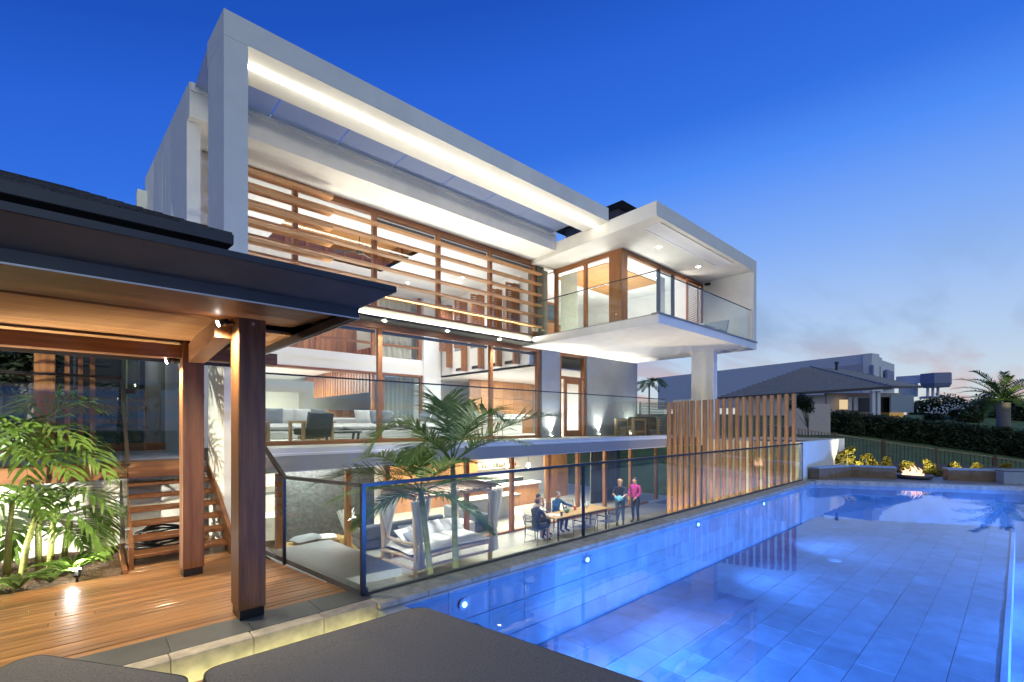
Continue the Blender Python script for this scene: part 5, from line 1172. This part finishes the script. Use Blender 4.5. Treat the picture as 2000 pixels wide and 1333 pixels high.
# garden behind the landing on the left
GRN=mat('garden_leaf',(.07,.12,.03),.5,var=.4,scale=3,trans=.25)
tree('garden_tree','dense green tree behind the landing at the far left',(-1.6,11.6,1.25),2.6,blobs((-1.6,11.8,3.9),1.1,9,.55),GRN,420,.07)
tree('garden_tree','dark green tree behind the timber posts',(-.75,12.0,1.25),1.6,blobs((-.75,12.2,2.7),.7,7,.4),LEAFD,380,.07)
def smallpalm(label,base,h,L,m,n=11,name='fan_palm',per=18):
    T=thing(name,label,'palm',base); top=Vector(base)+Vector((0,0,h)); MB().tube([base,top],[.06,.05],8).build('trunk',TRUNK,T,True)
    for i in range(n):
        a=i*2.39996; el=.2+1.0*((i*.37)%1); d=Vector((math.cos(a),math.sin(a),0)); l=L*random.uniform(.85,1.1)
        frond('frond',top,top+d*l*.45+Vector((0,0,l*.55*el)),top+d*l+Vector((0,0,l*(.35*el-.45))),T,m,per,l*.34,l*.03,.3,.012,.2)
    return T
smallpalm('bushy palm growing on the landing behind the slim timber posts',(-.2,11.5,1.25),.9,1.1,GRN); smallpalm('low palm by the dark entry glass',(.1,11.7,1.25),.35,.75,GRN)
tree('landing_shrub','leafy shrub at foot of the timber posts',(-.3,11.2,1.25),.4,blobs((-.3,11.2,1.75),.45,6,.25),GRN,220,.06)
# yellow-lit shrubs in front of the picket fence
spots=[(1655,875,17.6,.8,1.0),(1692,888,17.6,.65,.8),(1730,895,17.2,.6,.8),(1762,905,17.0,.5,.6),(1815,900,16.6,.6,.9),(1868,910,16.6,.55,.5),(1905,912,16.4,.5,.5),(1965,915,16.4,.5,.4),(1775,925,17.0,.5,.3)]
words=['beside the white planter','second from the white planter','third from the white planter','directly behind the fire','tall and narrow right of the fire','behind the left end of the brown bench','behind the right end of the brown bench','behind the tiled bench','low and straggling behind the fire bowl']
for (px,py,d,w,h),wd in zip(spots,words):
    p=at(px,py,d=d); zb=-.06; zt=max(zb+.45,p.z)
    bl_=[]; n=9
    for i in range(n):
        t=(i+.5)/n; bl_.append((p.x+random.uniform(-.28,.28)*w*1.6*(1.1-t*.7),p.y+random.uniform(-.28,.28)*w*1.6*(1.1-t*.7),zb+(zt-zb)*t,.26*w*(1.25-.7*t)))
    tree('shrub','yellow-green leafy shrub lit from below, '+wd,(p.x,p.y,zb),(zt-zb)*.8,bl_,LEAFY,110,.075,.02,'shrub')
for px,d in ((1680,16.8),(1800,16.0),(1890,15.8)):
    p=at(px,930,d=d); zb=-.05
    s_=thing('bed_spotlight','small spotlight washing the shrubs, '+{1680:'near the white planter',1800:'behind the fire',1890:'behind the brown bench'}[px],'lamp',(p.x,p.y,zb),'spotlights in the shrub bed')
    MB().tube([(p.x,p.y,zb-.05),(p.x,p.y,zb+.25)],.02,8).build('spike',BLACK,s_); MB().tube([(p.x,p.y,zb+.22),(p.x+.05,p.y,zb+.32)],.04,10).build('head',BLACK,s_)
    lamp('bed_lamp','SPOT',(p.x+.05,p.y,zb+.36),55,(1,.85,.45),s_,.03,aim=(p.x+1.0,p.y+.3,zb+1.4),angle=150,blend=1)
# picket fence on the slope
pk=thing('picket_fence','long dark timber picket fence stepping down the lawn slope','fence',at(1800,880,d=26))
F0=at(1500,830,d=30.5); F1=at(2070,912,d=23.4)
NP=76; wdk=wood('weathered_picket_',(.12,.075,.045),(.2,.13,.08),'z',.8,.25)
for i in range(NP):
    t=i/(NP-1); p=F0.lerp(F1,t); zt=p.z-.03*math.sin(t*math.pi); MB().box(p.x-.012,p.x+.012,p.y-.022,p.y+.022,zt-1.3,zt).build('picket',wdk,pk)
MB().bar(F0+Vector((0,0,.02)),F0.lerp(F1,.5)+Vector((0,0,-.01)),.06,.05).bar(F0.lerp(F1,.5)+Vector((0,0,-.01)),F1+Vector((0,0,.02)),.06,.05).build('top_rail',wood('pale_rail_',(.35,.25,.16),(.45,.33,.22),'y',.8),pk)
for t in (.1,.28,.46,.64,.82): 
    p=F0.lerp(F1,t); MB().box(p.x-.06,p.x+.06,p.y-.06,p.y+.06,p.z-1.4,p.z+.12).build('fence_post',wdk,pk)
# hedge
hd_=thing('hedge','long dark clipped hedge running up the slope beyond the picket fence','hedge',at(1800,850,d=32))
hb_=[]
for i in range(90):
    t=i/89; px=1618+t*470; d=37-8.0*t; top=at(px,802+ (t*48),d=d); bot=at(px,842+t*74,d=d)
    for k in range(3): hb_.append((top.x+random.uniform(-.3,.9),top.y+random.uniform(-.3,.3),bot.z+(top.z-bot.z)*(k+.5)/3+random.uniform(-.08,.08),(top.z-bot.z)*.24))
leafcloud('hedge_leaves',HEDGE,hd_,hb_,130,.10)
core=MB()
for i in range(30):
    t=i/30; t2=(i+1)/30; px=1618+(t+t2)/2*470; d=37.4-8.0*t; a=at(1618+t*470,806+t*48,d=37.6-8*t); b=at(1618+t2*470,806+t2*48,d=37.6-8*t2); a0=at(1618+t*470,850+t*74,d=37.6-8*t); b0=at(1618+t2*470,850+t2*74,d=37.6-8*t2)
    dd=Vector((.5,.4,0)); core.add([a0,b0,b,a,a0+dd,b0+dd,b+dd,a+dd],[(0,1,2,3),(7,6,5,4),(3,2,6,7),(0,3,7,4),(1,5,6,2)])
core.build('hedge_stems',HEDGE,hd_)
# dark trees on the horizon at the right
for i,(px,py,d,r,lab) in enumerate(((1835,800,52,2.6,'beside the neighbour house'),(1885,805,46,2.0,'behind the white flowering shrubs'),(1925,800,50,2.4,'left of the big palm'),(1990,805,48,2.4,'right of the big palm'),(2060,800,50,2.6,'beyond the frame edge'),(1800,800,56,1.7,'under the neighbour eave'))):
    p=at(px,py,d=d); zb=terrain(p.x,p.y); tree('background_tree','dark rounded tree on the skyline '+lab,(p.x,p.y,min(zb,p.z-r)),max(.5,p.z-zb),blobs((p.x,p.y,p.z),r*.75,13,r*.5,.7),HEDGE,330,.17,.12)
for px,py,d,lab in ((1825,815,38,'left'),(1865,806,39,'right')):
    p=at(px,py,d=d); t=tree('flowering_shrub',f'dark shrub with white flowers beyond the hedge, the {"one closer to the house" if lab=="left" else "one closer to the big palm"}',(p.x,p.y,p.z-.8),.6,blobs((p.x,p.y,p.z),.5,7,.36),LEAFD,200,.09,.03,'shrub')
    fl_=MB()
    for i in range(60):
        v=Vector((random.gauss(0,.5),random.gauss(0,.5),abs(random.gauss(0,.35))+.25)); c=p+v; fl_.ball(c,.05,5,3)
    tag(fl_.build('blossom',mat('white_petal',(.75,.75,.72),.7),t),kind='stuff')
# date palm with uplight
dp=at(1960,840,d=32); tp=at(1960,787,d=32)
T=thing('date_palm','big date palm with stout trunk lit from below on the lawn','palm tree',(dp.x,dp.y,dp.z))
MB().tube([dp-Vector((0,0,.6)),(dp+tp)/2,tp],[.36,.35,.36],12).build('trunk',mat('date_palm_bark',(.33,.28,.25),.9,var=.3,scale=14,bump=.5,stretch=(1,1,2)),T,True)
for i in range(34):
    a=i*2.39996; el=1.0-1.5*(i/34.0); d=Vector((math.cos(a),math.sin(a),0)); l=random.uniform(2.8,3.5); top=tp+Vector((0,0,.2))
    frond('frond',top,top+d*l*.4+Vector((0,0,l*.62*max(el,.0)+.15)),top+d*l*(.95-.25*abs(el))+Vector((0,0,l*(.75*el-.12))),T,LEAF1,34,.5,.05,.18,.035,.15,seg=2)
lamp('palm_uplight','SPOT',dp+Vector((-2.4,-1.8,.2)),170,(1,.93,.55),T,.05,aim=tp+Vector((0,0,1.7)),angle=48)
# ================================================================== NEIGHBOURS
def view(d,px,z):
    p=at(px,826,d=d); return Vector((p.x,p.y,z))
NRF=mat('concrete_roof_tile',(.19,.20,.22),.5,var=.25,scale=8); NW=mat('neighbour_render',(.55,.47,.42),.8,var=.06); NWH=mat('neighbour_white',(.66,.66,.66),.8,var=.04)
nh=thing('neighbour_house','single-storey house with hipped grey tiled roof and chimney pipe beyond the hedge','house',view(44,1620,2.3))
M44=44/FPX
def zpx(y,d): return EYE+(826-y)*d/FPX
def nwall(x0,x1,d0,d1,y0,y1,m,name,th=.3,y2=None,y3=None,par=None):
    """a wall between two picture columns at their own distances"""
    a=view(d0,x0,0); b=view(d1,x1,0); t=(b-a).normalized(); nn=Vector((-t.y,t.x,0))*th
    if nn.dot(a)<0: nn=-nn
    za,zb=zpx(y0,d0),zpx(y1,d0); zc,zd=zpx(y2 if y2 is not None else y0,d1),zpx(y3 if y3 is not None else y1,d1)
    v=[a+Vector((0,0,zb)),b+Vector((0,0,zd)),b+Vector((0,0,zc)),a+Vector((0,0,za))]
    return MB().add(v+[q+nn for q in v],[(0,1,2,3),(7,6,5,4),(3,2,6,7),(0,3,7,4),(1,5,6,2),(0,4,5,1)]).build(name,m,par or nh)
def hip(eL,eR,rL,rR,dd,back,name,m,par,courses):
    """front slope of a hipped roof laid in overlapping courses"""
    eL,eR,rL,rR=[Vector(q) for q in (eL,eR,rL,rR)]
    o=MB()
    for k in range(courses):
        t0=k/courses; t1=(k+1)/courses; a=eL.lerp(rL,t0); b=eR.lerp(rR,t0); c=eR.lerp(rR,t1); d_=eL.lerp(rL,t1); up=Vector((0,0,.15))
        o=MB(); o.add([a,b,b+up,a+up,c+up*.2,d_+up*.2],[(0,1,2,3),(3,2,4,5)]); ob=o.build('roof_course',m,par)
    return ob
ze=zpx(768,40)
eL=view(45,1398,zpx(779,45)); eR=view(40,1741,zpx(757,40)); rk=view(48,1573,zpx(718,48)); rk2=view(48,1583,zpx(718,48))
hip(eL,eR,rk,rk2,0,0,'r',NRF,nh,18)
eR2=view(47,1800,zpx(756,47)); r2=view(52,1640,zpx(722,52))
hip(eR+Vector((.3,.3,.2)),eR2,rk2,r2+Vector((0,0,0)),0,0,'r',NRF,nh,14)
hip(view(50,1600,zpx(760,50)),eR2+Vector((.2,.2,-.05)),view(53,1640,zpx(722,53)),view(53,1655,zpx(722,53)),0,0,'r',NRF,nh,12)
MB().bar(eL,eR,.1,.22).bar(eR,eR2,.1,.22).build('fascia',mat('neighbour_fascia',(.05,.045,.045),.6),nh)
MB().bar(rk2+Vector((0,0,.1)),eR+Vector((0,0,.1)),.22,.14).build('hip_cap',NRF,nh)
nwall(1615,1760,42.5,44,768,825,NW,'wall'); nwall(1440,1616,44.5,42.6,772,812,NW,'wall')
for x0,x1,y0,y1 in ((1677,1703,778,805),(1720,1743,776,806)): nwall(x0,x1,42.2,42.2,y0,y1,mat('dark_opening',(.015,.014,.014),.4),'dark_window',.05)
nwall(1640,1656,42.2,42.2,781,800,glow('warm_window',(1,.75,.45),.8),'lit_window',.05); nwall(1658,1664,42.1,42.1,776,802,NWH,'window_frame',.06); nwall(1668,1676,42.1,42.1,776,802,NWH,'window_frame',.06)
for x in (1704,1714): nwall(x,x+6,40.6,40.6,764,811,NWH,'verandah_column',.3)
nwall(1743,1765,41,44,806,817,glow('painted_parapet_light',(1,.62,.22),.35),'lit_parapet',.2)  # emission in the material stands for light falling on the parapet
nwall(1740,1785,41.6,46,772,806,mat('roller_screen',(.25,.3,.33),.6),'roller_screen',.1)
cpn=view(49,1634,zpx(735,49)); MB().tube([cpn,cpn+Vector((0,0,zpx(709,49)-zpx(735,49)))],.13,10).build('chimney_pipe',DARKM,nh); MB().tube([cpn+Vector((0,0,1.3)),cpn+Vector((0,0,1.5))],.2,10).build('chimney_cowl',DARKM,nh)
mh=thing('modern_house','pale flat-roofed modern house rising behind the hipped roof','house',view(66,1560,3))
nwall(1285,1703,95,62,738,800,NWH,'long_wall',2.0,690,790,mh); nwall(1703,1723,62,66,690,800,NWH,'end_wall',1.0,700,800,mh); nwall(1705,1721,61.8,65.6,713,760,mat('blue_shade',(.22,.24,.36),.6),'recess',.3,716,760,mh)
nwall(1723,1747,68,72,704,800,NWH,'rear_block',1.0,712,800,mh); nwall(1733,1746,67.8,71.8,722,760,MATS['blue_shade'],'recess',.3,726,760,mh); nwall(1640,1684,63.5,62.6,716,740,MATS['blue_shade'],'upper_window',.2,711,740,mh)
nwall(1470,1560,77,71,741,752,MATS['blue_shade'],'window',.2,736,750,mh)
nwall(1310,1350,94,90,755,790,mat('dusk_window',(.05,.06,.08),.2),'window',.2,752,790,mh)
th=thing('terrace_house','distant flat-roofed house with rounded upper storey on slim columns','house',view(80,1800,4))
nwall(1750,1822,86,80,736,748,NWH,'roof_slab',3,731,748,th); MB().lathe([(0,zpx(757,79)),(1.9,zpx(757,79)),(2.2,zpx(750,79)),(2.2,zpx(730,79)),(0,zpx(729,79))],view(79,1828,0),6).build('corner_bay',MATS['blue_shade'],th)
nwall(1755,1790,84,82,748,775,NWH,'wall',1,748,775,th)
for x in (1812,1822,1832): nwall(x,x+3,79,79,748,778,NWH,'column',.3,par=th)
MB().lathe([(0,0),(2.0,0),(2.0,.3),(0,.3)],view(79,1826,zpx(778,79)),20).build('lower_slab',NWH,th)
gw=tag(MB().build('x',NW) if False else nwall(1540,1622,36,35,786,850,NW,'garden_wall',.3,790,850,par=nh),None)
gw.parent=None; gw.matrix_parent_inverse=Matrix.Identity(4); tag(gw,'plain rendered garden wall at the end of the hedge','wall')
p=at(1575,790,d=33); tree('small_tree','small dark spreading tree leaning over the garden wall',(p.x+.4,p.y,terrain(p.x,p.y)),1.6,blobs((p.x,p.y,p.z),1.05,12,.42,.6),LEAFD,240,.09,.06)
p=at(1268,745,d=30); smallpalm('feathery palm seen past the grey terrace wall',(p.x,p.y,p.z-2.8),2.6,1.3,LEAF1,16,'feather_palm',24)
# ================================================================== POOL LIGHTS
for i,(px,py) in enumerate(((1145,1093),(1362,1018),(1490,975),(905,1180))):
    q=at(px,py,Y=PY1-.02); q.z=min(q.z,-.2)
    L_=thing('pool_light','round underwater pool light, '+('beside the dining table stretch','second from the dining stretch','closest to the far end of the pool','by the entry step')[i],'lamp',(q.x,q.y,q.z),'underwater lights along the fence side')
    MB().tube([(q.x,PY1-.008,q.z),(q.x,PY1-.045,q.z)],.07,16).build('housing',STEEL,L_); MB().tube([(q.x,PY1-.046,q.z),(q.x,PY1-.052,q.z)],.032,16).build('lens',POOLM,L_)
    lamp('pool_lamp','SPOT',(q.x,PY1-.09,q.z),150,(.80,.93,1),L_,.06,aim=(q.x+1.2,PY1-3,q.z-.25),angle=120,blend=1)
el=thing('edge_light','thin warm light strip under the coping beside the lower deck','lamp',(.5,4.42,-.08))
MB().box(-1.2,2.15,4.315,4.335,-.27,-.24).build('strip',glow('edge_strip_glow',(1,.95,.42),20),el)

for i,(x,lab) in enumerate(((3.0,'added low uplight at the foot of the leaning palm'),(4.9,'added low uplight beside the taller palm'))):
    u=thing('palm_uplight',lab,'lamp',(x,5.05,-1.9),'added uplights below the patio palms')
    MB().lathe([(0,0),(.06,0),(.06,.08),(.045,.09),(0,.09)],(x,5.05,-1.9),14).build('housing',BLACK,u); MB().lathe([(0,0),(.04,0),(.04,.004),(0,.004)],(x,5.05,-1.81),12).build('lens',LAMPM,u)
    lamp('added_palm_lamp','SPOT',(x,5.05,-1.78),125,parent=u,size=.04,aim=(3.9,5.5,1.2),angle=100,color=(1,.97,.88))  # added lamp to brighten the palm fronds, no such fitting known
for i,(x,y,lab) in enumerate(((13.9,7.0,'low patio uplight before the batten screen, terrace end'),(15.6,5.4,'low patio uplight before the batten screen, planter end'))):
    u=thing('screen_uplight',lab,'lamp',(x,y,-1.9),'uplights below the batten screen')
    MB().lathe([(0,0),(.06,0),(.06,.08),(.045,.09),(0,.09)],(x,y,-1.9),14).build('housing',BLACK,u); MB().lathe([(0,0),(.04,0),(.04,.004),(0,.004)],(x,y,-1.81),12).build('lens',LAMPM,u)
    lamp('screen_lamp','SPOT',(x,y,-1.78),110,parent=u,size=.04,aim=(x+1.2,y+.6,1.0),angle=120,color=(1,.82,.5))
for i,y in enumerate((1.6,3.4)):
    L_=thing('pool_light','added unseen underwater light in the end wall below the daybed, '+('by the deep side','by the fence side')[i],'lamp',(PX0+.02,y,-.75),'added underwater lights in the near end wall')
    MB().tube([(PX0+.002,y,-.8),(PX0+.04,y,-.8)],.07,16).build('housing',STEEL,L_); MB().tube([(PX0+.041,y,-.8),(PX0+.046,y,-.8)],.05,16).build('lens',POOLD,L_)
    lamp('pool_lamp','SPOT',(PX0+1.1,y,-.45),190,(.80,.93,1),L_,0,aim=(PX0+6,y-.3,-.9),angle=110,blend=1)  # added lamp hidden by the daybed, brightens the pool floor
u=thing('tree_floodlight','small floodlight on the landing aimed at the garden trees','lamp',(-1.0,10.3,1.26))
MB().tube([(-1.0,10.3,1.253),(-1.0,10.3,1.4)],.012,8).build('spike',BLACK,u); MB().tube([(-1.0,10.28,1.4),(-1.05,10.36,1.45)],.035,12).build('head',BLACK,u)
lamp('tree_lamp','SPOT',(-1.06,10.38,1.48),50,parent=u,size=.03,aim=(-1.3,12,3.0),angle=110)

for i,x in enumerate((5.5,9.5,13.5,17.5)):
    L_=thing('pool_light','added unseen underwater light on the outer pool wall, '+('first','second','third','fourth')[i]+' from the daybed end','lamp',(x,-2.6,-.6),'added underwater lights on the outer wall')
    MB().tube([(x,-2.598,-.6),(x,-2.56,-.6)],.07,16).build('housing',STEEL,L_); MB().tube([(x,-2.559,-.6),(x,-2.554,-.6)],.05,16).build('lens',POOLD,L_)
    lamp('pool_lamp','SPOT',(x,-2.5,-.5),640,(.80,.93,1),L_,0,aim=(x,1.5,-1.15),angle=105,blend=1)  # added out-of-view lamp, evens the light on the pool floor
